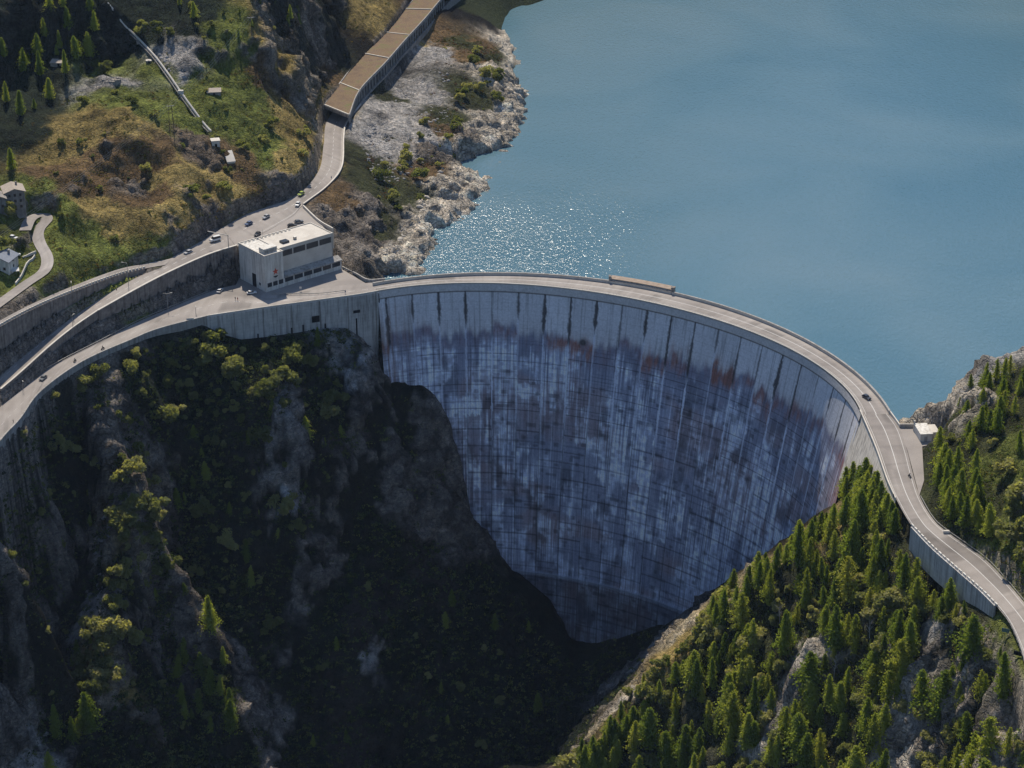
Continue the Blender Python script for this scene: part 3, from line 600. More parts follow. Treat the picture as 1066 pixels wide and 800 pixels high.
# upstream face
A2 = np.linspace(A0, A1, 160); Ru, Du = r_out(A2), np.array([-.25, 3, 70])
vs = np.concatenate([crest(A2, Ru, -d) for d in Du]); me = np_mesh('upstream_face', vs, grid_faces(3, 160), True); link('upstream_face', me, M['concrete'], DAM)
# upstream parapet with coping, downstream kerb and rail
pp = crest(A2, Ru - .55, 0.0); MB().wall(pp, 1.15, -.2, .45, 1).build('parapet', M['pale_concrete'], DAM)
cp = crest(A2, Ru - .70, 0.0); MB().wall(cp, 1.35, 1.152, .8, 1).build('coping', M['concrete'], DAM)
kb = crest(A2, r_in(A2) + .05, 0.0); MB().wall(kb, .45, -.1, .5, 1).build('kerb', M['pale_concrete'], DAM)
rl = MB(); q = crest(A2, r_in(A2) + .3, .0)
for h in (.75, 1.05): rl.wall(q + np.array((0, 0, h)), .03, -.03, .06, 1)
rl.build('railing', M['steel'], DAM)
# ------------------------------------------------------------ roads
def ribbon(name, A, B, z, mat, label=None, wear=None, nacross=7):
    t = np.linspace(0, 1, nacross)[None, :, None]; g = A[:, None, :] * (1 - t) + B[:, None, :] * t; g[..., 2] += z
    me = np_mesh(name, g.reshape(-1, 3), grid_faces(len(A), nacross))
    if me.polygons[0].normal.z < 0: me.flip_normals()
    c = np.ones((len(A), nacross, 3)); rg_ = np.random.default_rng(len(A)); c *= (1 + .05 * rg_.normal(size=(len(A), 1, 1)))
    for _ in range(len(A) // 9):
        i = rg_.integers(0, len(A)); j = rg_.integers(0, nacross); c[i:i + rg_.integers(2, 12), j:j + rg_.integers(1, 4)] *= rg_.uniform(.68, 1.15)
    for j in (1, nacross - 3): c[:, j:j + 1] *= .9
    if wear is not None:
        for (a, b, s0, s1, k) in wear:
            n = len(A); c[int(a * n):int(b * n), int(s0 * nacross):max(int(s0 * nacross) + 1, int(s1 * nacross + .5))] *= k
    set_color(me, 'wear', c.reshape(-1, 3)); return tag(link(name, me, mat), kind='structure')
def line(name, A, B, f, w, z, dash=None):
    C_ = A * (1 - f) + B * f; d = (B - A); d /= np.linalg.norm(d, axis=1)[:, None] + 1e-9
    a = C_ - d * w / 2; b = C_ + d * w / 2; a[:, 2] += z; b[:, 2] += z; m = MB()
    if dash is None: m.strip(a, b)
    else:
        for i in range(0, len(a) - dash, dash * 2): m.strip(a[i:i + dash + 1], b[i:i + dash + 1])
    me = bpy.data.meshes.new(name); me.from_pydata(m.v, [], m.f); me.update()
    return tag(link(name, me, M['marking']), kind='structure')
lnA, lnB = pairs(low_near, low_far, 1.5); unA, unB = pairs(up_near, up_far, 1.5); bnA, bnB = pairs(br_near, br_far, 1.5); rnA, rnB = pairs(rt_near, rt_far, 1.5)
a3 = np.linspace(A0, A1, 300); dnA, dnB = crest(a3, r_in(a3) + .3, 0.), crest(a3, r_out(a3) - .5, 0.)
ribbon('road', lnA, lnB, .012, M['asphalt'], wear=[(0, .3, 0, 1, 1.08)])
ribbon('road', unA, unB, .012, M['asphalt'], wear=[(.0, .25, 0, 1, .9)])
ribbon('road', dnA, dnB, .02, M['asphalt'], wear=[(0, 1, 0, .2, 1.18), (0, 1, .8, 1, 1.12), (.62, 1, .2, .75, .93)])
ribbon('road', rnA, rnB, .016, M['asphalt'], wear=[(0.0, .30, .0, 1, .88), (.42, .58, 0, .5, .70), (.50, .70, .55, 1, .70), (.3, .42, 0, 1, .95)], nacross=12)
ribbon('lane', bnA, bnB, .03, M['asphalt']); hA, hB = resample(HPA, 1.5), None; hA, hB = pairs(HPA, HPB, 1.5); ribbon('lane', hA, hB, .012, M['asphalt'], wear=[(.4, .62, 0, 1, 1.25)])
for (A, B, f, z, w_, ds) in ((dnA, dnB, .52, .026, .26, None), (rnA, rnB, .5, .022, .26, None), (rnA, rnB, .9, .022, .16, None), (rnA, rnB, .08, .022, .16, None), (lnA, lnB, .42, .018, .22, 2), (unA, unB, .5, .018, .22, 2), (unA, unB, .07, .018, .18, None), (lnA, lnB, .05, .018, .16, None), (dnA, dnB, .14, .026, .14, None)):
    line('road_marking', A, B, f, w_, z, ds)
def sheet(name, poly, z, mat):
    bm = bmesh.new(); f = bm.faces.new([bm.verts.new((p[0], p[1], p[2] + z)) for p in poly]); bmesh.ops.triangulate(bm, faces=[f])
    me = bpy.data.meshes.new(name); bm.to_mesh(me); bm.free()
    if me.polygons[0].normal.z < 0: me.flip_normals()
    set_color(me, 'wear', np.ones((len(me.vertices), 3))); return tag(link(name, me, mat), kind='structure')
sheet('forecourt', BLD, -.02, M['asphalt']); sheet('car_park', PARK, .0, M['asphalt']); sheet('side_yard', RPL, -.02, M['asphalt'])
# ------------------------------------------------------------ walls
def seg(line_, i0, i1): return line_[i0:i1 + 1]
def cut(pts, step=2.0): return resample(pts, step)
def wallthing(name, path, top, bot, th, mat, label, cat, side=1, cope=None):
    t = empty(name, tuple(path[len(path) // 2]), label=label, cat=cat); o = path - np.array(t.location)[None]
    MB().wall(o, top, bot, th, side).build('wall_body', mat, t)
    if cope: q = o.copy(); q[:, 2] += np.broadcast_to(np.asarray(top, float), (len(q),)) + .003; MB().wall(q, .22, 0, th + .15, side).build('coping', M['pale_concrete'], t)
    return t
ww = cut(low_near[0:5], 2.0)
t = wallthing('wing_wall', ww, .0, -42, 1.0, None, 'pale jointed concrete wing wall below the lower road, left of the dam face', 'wall', side=1, cope=False)
def panel_mat(name, c1, c2, w_, lift):
    m, nt, b = nodes(name); v = objco(nt)
    c = ramp(nt, noise(nt, v, .3, 6, .65), [(.3, c1), (.7, c2)])
    s = ramp(nt, noise(nt, objco(nt, (1, 1, .07)), .8, 4, .65), [(.36, (.45, .43, .42)), (.55, (1, 1, 1))]); c = mix(nt, .8, c, s, 'MULTIPLY')
    for ax, sc_, w2 in (('X', w_, .04), ('Z', lift, .07)):
        sp = N(nt, 'SeparateXYZ'); nt.links.new(v, sp.inputs[0]); dv = N(nt, 'Math', operation='DIVIDE'); dv.inputs[1].default_value = sc_; nt.links.new(sp.outputs[ax], dv.inputs[0])
        fr = N(nt, 'Math', operation='FRACT'); nt.links.new(dv.outputs[0], fr.inputs[0]); l = ramp(nt, fr.outputs[0], [(0, (.5, .48, .46)), (w2, (1, 1, 1))], 'CONSTANT'); c = mix(nt, .8 if ax == 'X' else .35, c, l, 'MULTIPLY')
    nt.links.new(c, b.inputs['Base Color']); b.inputs['Roughness'].default_value = .9; bump(nt, b, noise(nt, v, 2, 4), .05); return m
M['panel'] = panel_mat('jointed_concrete', (.42, .41, .39), (.58, .56, .53), 12.2, 1.6)
M['panel_sunlit'] = panel_mat('sunlit_concrete', (.68, .62, .53), (.80, .74, .65), 11.0, 2.2)  # abutment concrete with the grazing sunlight painted in as pale cream
M['masonry'] = mottled('block_masonry', (.17, .15, .135), (.29, .26, .23), .5, .95, .15, True)
t.children[0].data.materials.clear(); t.children[0].data.materials.append(M['panel'])
T0 = np.array(t.location)
def on_wall(u, v, path):   # point of a vertical wall plane seen at u,v
    best = None
    for p in path:
        d = ray(u, v); tt = p[1] / d[1]; q = np.array([d[0] * tt, p[1], HC + d[2] * tt])
        e = abs(q[0] - p[0]);
        if best is None or e < best[0]: best = (e, q, p)
    return best[1]
for nm, u, v, w_, h_ in (('opening', 328, 331.5, 3.4, 2.9), ('opening', 370.5, 323.5, 3.2, 1.4), ('drain_slot', 370.5, 340, .7, 9.0), ('drain_slot', 315, 341, .6, 3.2), ('drain_slot', 303, 344, .7, 3.4), ('drain_slot', 338, 339, .5, 2.4), ('drain_slot', 268, 350, .6, 3.0), ('drain_slot', 279, 350, .5, 2.0)):
    q = on_wall(u, v, ww) - T0; dx = (ww[0] - ww[-1]); rz = math.atan2(dx[1], dx[0])
    k = np.argmin(np.abs(ww[:, 0] - T0[0] - q[0])); q[1] = ww[k][1] - T0[1]
    MB().box(q, (w_, 2.6, h_), rz).build(nm, M['dark'], t)
fr = MB(); 
bk = cut(low_near[4:12], 2.0); n = len(bk)
wallthing('road_wall', bk, .75, -6.0 + 2 * np.sin(np.arange(n) / 3), .7, M['concrete'], 'long grey retaining wall with low parapet under the lower road on the left', 'wall', 1)
pk = cut(low_near[0:5], 2.0); wallthing('low_parapet', pk, .75, .003, .4, M['pale_concrete'], 'low pale parapet on top of the wing wall beside the lower road', 'parapet', 1)
uk = cut(up_near[10:15], 2.0); wallthing('retaining_wall', uk, .9, -(uk[:, 2] + .5), .9, M['masonry'], 'tall dark masonry retaining wall holding the upper road above the lower lot', 'wall', -1 * -1, True)
uk = cut(up_near[14:19], 2.0); wallthing('retaining_wall', uk, .8, -3.0, .6, M['masonry'], 'lower stepped masonry wall edging the descending upper road', 'wall', 1, True)
uk = cut(up_near[3:9], 2.0); wallthing('road_wall', uk, .8, -6.0, .6, M['masonry'], 'reddish brown stone wall on the lake side of the road bend', 'wall', 1, True)
ok_ = cut(L([(315,216,15),(331,231,15),(346,240,15)]), 1.5); wallthing('yard_wall', ok_, 1.1, -9, .6, M['pale_concrete'], 'pale yard wall behind the white building above the rock knob', 'wall', 1)
bw = cut(br_near[1:], 2.0); t = wallthing('retaining_wall', bw, .3, -(6.5 + np.linspace(0, 9, len(bw))), .8, M['masonry'], 'rough retaining wall under the narrow lane with toothed parapet', 'wall', 1)
mt = MB(); o = bw - np.array(t.location)
for q in resample(o, 1.9): mt.box((q[0], q[1], q[2] + .72), (1.15, .5, .8), math.atan2(o[3][1] - o[0][1], o[3][0] - o[0][0]))
mt.build('toothed_parapet', M['pale_concrete'], t)
rw = cut([crest(np.array([A1 - .02]), np.array([float(r_in(A1 - .02))]), 0.)[0]] + list(rt_near[0:4]), 2.0)
def wedge(path, top, depth, out, th, side):
    p = np.array(path); tt = np.gradient(p[:, :2], axis=0); tt /= np.linalg.norm(tt, axis=1)[:, None]; nrm = np.stack([-tt[:, 1], tt[:, 0], 0 * tt[:, 0]], 1) * side; nl_ = 9
    rows = [p + nrm * out * (k / nl_) + np.array((0, 0, top - (top + depth) * k / nl_)) for k in range(nl_ + 1)]
    return np_mesh('wall_body', np.concatenate(rows), grid_faces(nl_ + 1, len(p)), False)
t = empty('abutment_wall', (0, 0, 0), label='sunlit cream concrete abutment wall at the right end of the dam face', cat='wall')
me = wedge(rw, -.02, 30, 6.9, .5, -1); link('wall_body', me, M['panel_sunlit'], t); MB().wall(rw, .75, .004, .45, -1).build('coping', M['pale_concrete'], t)
rw2 = cut(rt_near[4:9], 2.0); t = wallthing('retaining_wall', rw2, .25, -10.5, .8, M['panel'], 'grey concrete retaining wall under the right bank road, half hidden by conifers', 'wall', -1)
o = rw2 - np.array(t.location); mt = MB()
for q in resample(o, 2.6): mt.box((q[0], q[1], q[2] + .66), (.5, 1.7, .8), math.atan2(o[3][1] - o[0][1], o[3][0] - o[0][0]) - math.pi / 2)
mt.build('parapet', M['white_paint'], t)
def guardrail(path, label, z=0.0):
    p = resample(path, 2.0); t = empty('guard_rail', tuple(p[0]), label=label, cat='guard rail'); o = p - p[0]; o[:, 2] += z
    MB().wall(o, .85, .5, .09, 1).build('rail', M['steel'], t); me = MB().box((0, 0, .4), (.14, .14, .8)).mesh('post')
    for q in o[::2]: link('post', me, M['steel'], t).location = q
guardrail(rt_near[8:13], 'steel guard rail on the outer edge of the road at the lower right corner')
guardrail(rt_far[4:10], 'steel guard rail along the inner edge of the road below the knoll')
guardrail(low_far[6:12], 'steel guard rail between the lower road and the foot of the masonry wall')
guardrail(L([(359,304,0),(330,307,0),(284,307.5,0)])[::-1], 'short railing between the forecourt and the crest road')
pw = cut(L([(356,280,0),(370,287,0),(383,293.5,0),(401,292.6,0)]), 1.5); wallthing('forecourt_parapet', pw, 1.2, -4, .6, M['concrete'], 'dark grey parapet around the forecourt corner above the lake shore', 'parapet', 1)
pw = cut([crest(np.array([A1]), np.array([float(r_out(A1))-.3]), 0.)[0]] + L([(936.5,445.5,0)]), 1.5); wallthing('crest_parapet', pw, 1.2, -6, .45, M['pale_concrete'], 'short straight parapet joining the curved dam crest to the yard wall', 'parapet', 1)
pw = cut(L([(936.5,445.5,0),(955,445.5,0)]), 1.5); wallthing('yard_parapet', pw, 1.5, -6, .7, M['concrete'], 'straight grey parapet between the dam end and the small white hut', 'parapet', 1)

# ------------------------------------------------------------ avalanche gallery
gl = L([(337,109,24),(354,86,24),(377,56,24),(400,34,24),(421,9.5,24),(430,0,24),(452,-22,24)]); gr = L([(364,120,24),(375,94,24),(402,65,24),(422,42,24),(444,18,24),(459,0,24),(482,-24,24)])
gA, gB = pairs(gl, gr, 2.5); GAL = empty('road_gallery', tuple(gA[0]), label='long avalanche gallery with brown turf roof slabs over the shore road', cat='gallery'); G0 = np.array(GAL.location)
M['turf'] = None
def turf():
    m, nt, b = nodes('turf_roof'); v = objco(nt); c = ramp(nt, noise(nt, v, .12, 6, .7, .6), [(.35, (.12, .08, .05)), (.52, (.17, .115, .065)), (.66, (.12, .12, .04))]); c = mix(nt, 1, c, ramp(nt, noise(nt, v, 1.4, 4, .8), [(.3, (.65, .65, .65)), (.7, (1.35, 1.3, 1.2))]), 'MULTIPLY')
    nt.links.new(c, b.inputs['Base Color']); b.inputs['Roughness'].default_value = .95; bump(nt, b, noise(nt, v, 1.6, 4), .4); return m
M['turf'] = turf()
ng = len(gA); cuts = [0]
for k in range(1, 5): cuts.append(int(np.argmin(np.linalg.norm(gA - gl[k], axis=1))))
cuts.append(ng - 1)
for k in range(5):
    i0, i1 = cuts[k], cuts[k + 1]; a = gA[i0:i1 + 1] - G0; b = gB[i0:i1 + 1] - G0; a = a.copy(); b = b.copy(); ins = (b - a) * .03
    a2, b2 = a + ins, b - ins; a2[:, 2] -= .15 * k % .3; b2[:, 2] -= .15 * k % .3
    me = MB().strip(a2, b2).mesh('roof_turf'); link('roof_turf', me, M['turf'], GAL)
    j0, j1 = gA[i0] - G0, gB[i0] - G0; MB().beam(j0 + (0, 0, -.1), j1 + (0, 0, -.1), .7, .9).build('roof_rib', M['pale_concrete'], GAL)
MB().wall(gB - G0, .35, -1.3, .5, 1).build('edge_beam', M['concrete'], GAL); MB().wall(gA - G0, .3, -1.0, .5, -1).build('edge_beam', M['concrete'], GAL)
un = MB().strip(gA - G0 + (0, 0, -1.0), gB - G0 + (0, 0, -1.0)).mesh('roof_slab'); link('roof_slab', un, M['concrete'], GAL)
MB().wall(gA - G0 + np.array((.6, 0, 0)), -1.05, -8, .5, -1).build('back_wall', M['wall_masonry'], GAL)
MB().beam(gA[0] - G0 + (0, -.2, -.9), gB[0] - G0 + (0, -.2, -.9), 1.0, 1.5).build('portal_beam', M['concrete'], GAL)
for k, q in enumerate(gB[1:86:2] - G0): MB().box((q[0] - .4, q[1], q[2] - 4.6), (.8, 1.0, 6.6)).build('column', M['concrete'], GAL)
q = gB - G0 + np.array((.1, 0, 0)); MB().wall(q, -6.4, -13, .7, -1).build('base_wall', M['wall_masonry'], GAL)

# ------------------------------------------------------------ power station building
c0 = P(277,304.5,0); cR = P(356,280.5,0); cL = P(250.6,292,0)
def zat(u, v, p):  # elevation seen at v straight above ground point p
    d = ray(u, v); return HC + d[2] * (p[1] / d[1])
Hb = zat(276.5, 267.5, c0); ex = (cR - c0); wid = np.linalg.norm(ex); ex /= wid; ey = np.array([-ex[1], ex[0], 0.]); dep_ = abs((P(247.5, 253.8, Hb) - c0) @ ey); dep_ = max(dep_, 16)
B = empty('control_building', tuple(c0), label='white flat-roofed concrete control building with window bands and a red star emblem', cat='building')
B.rotation_euler = (0, 0, math.atan2(ex[1], ex[0]))
print('BUILDING', Hb, wid, dep_)
tw_ = 10.0; low_h = 5.4; up_w = wid - 2.2; sb = 3.4
def lb(x0, x1, y0, y1, z0, z1): return MB().box(((x0 + x1) / 2, (y0 + y1) / 2, (z0 + z1) / 2), (x1 - x0, y1 - y0, z1 - z0))
lb(0, tw_, 0, dep_, -3, Hb).build('tower_block', M['white_paint'], B, .06)
lb(tw_ + .003, up_w, sb, dep_, -2.5, Hb - .003).build('upper_block', M['pale_concrete'], B, .06)
lb(tw_ + .006, wid, .25, sb - .01, -3, low_h - 1.2).build('lower_block', M['white_paint'], B)
mb = MB(); mb.hexa([(tw_ + .01, -.15, low_h - 1.19), (wid + .3, -.15, low_h - 1.19), (wid + .3, sb, low_h - 1.19), (tw_ + .01, sb, low_h - 1.19)], [(tw_ + .01, -.15, low_h - .7), (wid + .3, -.15, low_h - .7), (wid + .3, sb, low_h + .6), (tw_ + .01, sb, low_h + .6)]); mb.build('terrace_roof', M['concrete'], B)
for (x0, x1, y0) in ((0, tw_, 0), (tw_, up_w, sb)):
    r = MB(); z = Hb + .35
    r.box(((x0 + x1) / 2, y0 + .15, z - .17), (x1 - x0 + .5, .5, .36)); r.box(((x0 + x1) / 2, dep_ - .15, z - .17), (x1 - x0 + .5, .5, .36)); r.box((x0 + (.15 if x0 == 0 else .3), (y0 + dep_) / 2, z - .16), (.45, dep_ - y0 - .7, .33)); r.box((x1 - .15, (y0 + dep_) / 2, z - .16), (.45, dep_ - y0 - .7, .33))
    r.build('roof_edge', M['pale_concrete'], B)
for k in range(12): MB().box((3 + k * 2.2, dep_ - 1.2, Hb + .55), (1.1, .5, .5)).build('roof_vent', M['white_paint'], B)
MB().cyl((12, dep_ - 2, Hb), (12, dep_ - 2, Hb + 4.5), .07, n=6).build('aerial', M['steel'], B); lb(15, 18.5, 7, 10, Hb, Hb + .9).build('skylight', M['glass'], B); lb(22, 23.2, 8, 9.2, Hb, Hb + 1.3).build('roof_fan', M['steel'], B)
for x_ in (10.25, up_w - .4): MB().cyl((x_, sb - .12, 5), (x_, sb - .12, Hb - .3), .09, n=6).build('drain_pipe', M['steel'], B)
lb(1.2, 8.3, 2.0, 6.0, Hb - .002, Hb + 2.4).build('roof_housing', M['white_paint'], B, .05)
lb(1.6, 7.9, 1.92, 1.995, Hb + .3, Hb + 1.7).build('vent_panel', M['concrete'], B)
def windows(x0, x1, y, z0, z1, n, nm='window'):
    fr_ = (x1 - x0) / n
    for k in range(n):
        f = lb(x0 + k * fr_ + .25, x0 + (k + 1) * fr_ - .25, y - .06, y + .1, z0, z1).build(nm, M['concrete'], B)
        p = lb(x0 + k * fr_ + .4, x0 + (k + 1) * fr_ - .4, y - .09, y + .05, z0 + .14, z1 - .14).build('pane', M['glass'], B); p.parent = f
windows(tw_ + .4, up_w - .6, sb, Hb - 4.2, Hb - 1.3, 4); windows(.6, tw_ - .2, 0, 1.9, 4.1, 3); windows(tw_ + .3, wid - .4, .25, 1.9, 4.1, 6)
lb(-.12, .05, 7.5, 10.5, -.1, 6.2).build('door', M['dark'], B); lb(-.08, .05, 4.0, 5.2, 2.0, 3.2).build('window', M['glass'], B)
# emblem: a hand-painted red star above a dark bowl
mb = MB(); cx_, cz_ = 5.6, 8.6
pts = [(cx_ + (1.75 if k % 2 == 0 else .75) * math.sin(k * math.pi / 5), cz_ + (1.75 if k % 2 == 0 else .75) * math.cos(k * math.pi / 5)) for k in range(10)]
mb.add([(x, -.03, z) for x, z in pts] + [(cx_, -.03, cz_)], [(k, (k + 1) % 10, 10) for k in range(10)]); mb.build('emblem', M['red'], B)
mb = MB(); mb.add([(cx_ + 1.2 * math.cos(t), -.032, 6.6 + .9 * math.sin(t)) for t in np.linspace(math.pi, 2 * math.pi, 12)], [tuple(range(12))]); mb.build('emblem', M['dark'], B)
# ------------------------------------------------------------ lake-side platform on the crest and the small hut
aP0, aP1 = (float(polar(P(u, v, 1.1)[None])[0][0]) for u, v in ((634, 293), (700, 303.5)))
aq = np.linspace(aP0, aP1, 26); PF = empty('intake_platform', tuple(crest(np.array([(aP0 + aP1) / 2]), np.array([float(r_out((aP0 + aP1) / 2))]), 0.)[0]), label='long flat-topped intake platform on the lake side of the dam crest', cat='platform'); p0 = np.array(PF.location)
MB().wall(crest(aq, r_out(aq) + .1, 0.) - p0, 1.9, -6, 3.6, 1).build('platform_body', M['concrete'], PF)
MB().wall(crest(aq, r_out(aq) - .1, 0.) - p0, 2.15, 1.903, 4.1, 1).build('platform_top', mottled('weathered_deck', (.26, .20, .15), (.36, .29, .23), .5, .9), PF)
for a in (aq[0], aq[-1]):
    q = crest(np.array([a]), np.array([float(r_out(a)) + .5]), 0.)[0] - p0; MB().box((q[0], q[1], 1.6), (1.2, 2.0, 3.4)).build('end_post', M['wall_masonry'], PF)
HU = empty('gate_hut', tuple(P(958, 460, 0)), label='small white flat-roofed hut at the right end of the dam beside the conifers', cat='hut'); HU.rotation_euler = (0, 0, R_(6))
lb(0, 4.6, 0, 9.0, -1, 3.0).build('wall', M['white_paint'], HU, .04).parent = HU
bx = lb(-.25, 4.85, -.25, 9.25, 3.003, 3.35).build('roof', M['white_paint'], HU); lb(4.62, 7.8, 2.0, 8.5, -1, 2.6).build('annex', M['white_paint'], HU); lb(4.5, 8.0, 1.8, 8.7, 2.603, 2.85).build('annex_roof', M['pale_concrete'], HU)
lb(1.5, 2.6, -.06, .05, 0, 2.1).build('door', M['concrete'], HU); lb(-.3, .2, 9.0, 9.6, -1, 4.6).build('mast_base', M['white_paint'], HU)
# ------------------------------------------------------------ vegetation
def leaf_mat(name, c1, c2, c3, trans=.5):
    m = bpy.data.materials.new(name); m.use_nodes = True; nt = m.node_tree; nt.nodes.clear(); out = N(nt, 'OutputMaterial')
    oi = N(nt, 'ObjectInfo'); v = objco(nt); f = noise(nt, v, .45, 3, .6); ad = N(nt, 'Math', operation='MULTIPLY_ADD'); ad.inputs[1].default_value = .55; nt.links.new(oi.outputs['Random'], ad.inputs[0])
    s = N(nt, 'Math', operation='MULTIPLY'); s.inputs[1].default_value = .65; nt.links.new(f, s.inputs[0]); nt.links.new(s.outputs[0], ad.inputs[2])
    c = ramp(nt, ad.outputs[0], [(.25, c1), (.55, c2), (.85, c3)])
    a = N(nt, 'BsdfDiffuse'); b = N(nt, 'BsdfTranslucent'); mx = N(nt, 'MixShader'); mx.inputs[0].default_value = trans
    nt.links.new(c, a.inputs[0]); tc = mix(nt, 1, c, (1.5, 1.5, .6), 'MULTIPLY'); nt.links.new(tc, b.inputs[0]); nt.links.new(a.outputs[0], mx.inputs[1]); nt.links.new(b.outputs[0], mx.inputs[2]); nt.links.new(mx.outputs[0], out.inputs[0]); return m
M['needles'] = leaf_mat('needles', (.10, .14, .035), (.20, .255, .055), (.34, .37, .09))
M['larch'] = leaf_mat('larch_needles', (.18, .22, .045), (.27, .30, .065), (.36, .36, .09))
M['leaves'] = leaf_mat('broad_leaves', (.12, .14, .055), (.22, .23, .10), (.36, .34, .17))
M['bark'] = mottled('bark', (.05, .038, .028), (.10, .08, .06), 2, .95)
def quads(c, size, rng, flat=.0):
    """one small leaf card per centre, random facing"""
    n = len(c); a = rng.normal(size=(n, 3)); a[:, 2] *= 1 - flat; a /= np.linalg.norm(a, axis=1)[:, None]
    b = np.cross(a, rng.normal(size=(n, 3))); b /= np.linalg.norm(b, axis=1)[:, None]; s = size[:, None] if np.ndim(size) else size
    d = np.cross(a, b); a, b = b * s, d * s * rng.uniform(.45, .9, (n, 1))
    v = np.stack([c - a - b, c + a - b * .6, c + a * .7 + b, c - a * .8 + b * .8], 1).reshape(-1, 3); return v, np.arange(n * 4).reshape(n, 4)
def conifer(seed, h, r, nb, bare=.08, droop=.25, ls=.42):
    rng = np.random.default_rng(seed); t = rng.uniform(0, 1, nb) ** .85; t = bare + (1 - bare) * t
    tiers = np.round(t * 17) / 17; t = t * .45 + tiers * .55
    ang = rng.uniform(0, 2 * np.pi, nb); lop = 1 + .25 * np.sin(ang + seed) + .15 * np.sin(3 * ang + seed * 2)
    lump = 1 + .28 * np.sin(ang * 2 + t * 9 + seed) * np.sin(t * 13 + seed * 3); Lb = r * (1 - t) ** .62 * smooth(0, .22, t - bare + .05) * rng.uniform(.35, 1.35, nb) * lop * lump + .18; cs = []; ss = []
    for k in range(8):
        f = (k + rng.uniform(0, 1, nb)) / 8; rr = Lb * f
        c = np.stack([np.cos(ang) * rr, np.sin(ang) * rr, t * h - droop * rr * f + rng.normal(0, .14, nb)], 1) + rng.normal(0, .13, (nb, 3)) * (1 + .4 * f)[:, None]
        keep = (f > .12) & (rr > .05); cs.append(c[keep]); ss.append((ls * (1.15 - .55 * f) * rng.uniform(.6, 1.2, nb) * (.55 + .45 * (1 - t)))[keep])
    top = np.stack([rng.normal(0, .08, 14), rng.normal(0, .08, 14), np.linspace(h * .94, h * 1.02, 14)], 1); cs.append(top); ss.append(np.full(14, .16))
    v, f = quads(np.concatenate(cs), np.concatenate(ss), rng, .3); return np_mesh('crown', v, f)
def broadleaf(seed, h, r, nl_=9, per=190, ls=.30):
    rng = np.random.default_rng(seed); cs = []
    for k in range(nl_):
        q = np.array([rng.normal(0, r * .42), rng.normal(0, r * .42), h * rng.uniform(.38, .86)]); rr = r * rng.uniform(.3, .55)
        d = rng.normal(size=(per, 3)); d /= np.linalg.norm(d, axis=1)[:, None]; cs.append(q + d * rr * rng.uniform(.55, 1.1, (per, 1)) * np.array((1, 1, .8)))
    c = np.concatenate(cs); v, f = quads(c, ls * rng.uniform(.6, 1.3, len(c)), rng); return np_mesh('crown', v, f)
def trunk_mesh(h, r, seed, limbs=0):
    m = MB(); rng = random.Random(seed); p = Vector((0, 0, -.8)); n = 4
    for k in range(n):
        q = Vector((rng.uniform(-.1, .1), rng.uniform(-.1, .1), h * (k + 1) / n)); m.cyl(p, q, r * (1 - k / n * .9), r * (1 - (k + 1) / n * .9), 6); p = q
    for k in range(limbs):
        a = rng.uniform(0, 6.28); z = h * rng.uniform(.3, .7); L_ = h * .35; m.cyl((0, 0, z), (math.cos(a) * L_ * .6, math.sin(a) * L_ * .6, z + L_ * .6), r * .4, r * .1, 5)
    return m.mesh('trunk')
PROTO = {'conifer': [], 'larch': [], 'broad': [], 'bush': []}
for k in range(7):
    h = 12; PROTO['conifer'].append((conifer(100 + k, h, [3.3, 3.8, 2.9, 3.5, 4.0, 3.2, 2.8][k], 420), trunk_mesh(h * .96, .22, k), h))
for k in range(4): PROTO['larch'].append((conifer(200 + k, 12, 3.3 + .2 * k, 260, .12, .12, .38), trunk_mesh(11.5, .2, k + 20), 12))
for k in range(5): PROTO['broad'].append((broadleaf(300 + k, 7, 3.0), trunk_mesh(5.5, .18, k + 40, 4), 7))
for k in range(3): PROTO['bush'].append((broadleaf(400 + k, 3.2, 2.2, 7, 120, .26), trunk_mesh(1.8, .08, k + 60, 3), 3.2))
MATK = dict(conifer='needles', larch='larch', broad='leaves', bush='leaves')
for k, l in PROTO.items():
    for c_, t_m, h in l: c_.materials.append(M[MATK[k]]); t_m.materials.append(M['bark'])
NAME = dict(conifer='conifer_tree', larch='larch_tree', broad='broadleaf_tree', bush='bush'); CAT = dict(conifer='conifer', larch='larch', broad='tree', bush='bush')
def tree(kind, p, h, label, group=None, wide=1.0, name=None):
    cm, tm, h0 = random.choice(PROTO[kind]); s = h / h0; lean = (random.gauss(0, .035), random.gauss(0, .035))
    t = empty(name or NAME[kind], (p[0], p[1], p[2] - .25), random.uniform(0, 6.28), label=label, cat=CAT[kind], group=group); t.scale = (s * wide, s * wide * random.uniform(.85, 1.15), s); t.rotation_euler = (lean[0], lean[1], t.rotation_euler[2])
    for nm, me in (('trunk', tm), ('crown', cm)): o = bpy.data.objects.new(nm, me); col.objects.link(o); o.parent = t
    return t
def onground(u, v):
    return G(u, v)
def near_road(p, d=2.0):
    i = int(np.clip(np.searchsorted(XS, p[0]), 0, len(XS) - 1)); j = int(np.clip(np.searchsorted(YS, p[1]), 0, len(YS) - 1)); return road_d[i, j] < d
PLACED = []
def far_enough(p, d):
    for q in PLACED:
        if (q[0] - p[0]) ** 2 + (q[1] - p[1]) ** 2 < d * d: return False
    PLACED.append((p[0], p[1])); return True
def inpoly(u, v, poly):
    r = False; n = len(poly)
    for i in range(n):
        x1, y1 = poly[i]; x2, y2 = poly[(i + 1) % n]
        if (y1 > v) != (y2 > v) and u < (x2 - x1) * (v - y1) / (y2 - y1) + x1: r = not r
    return r
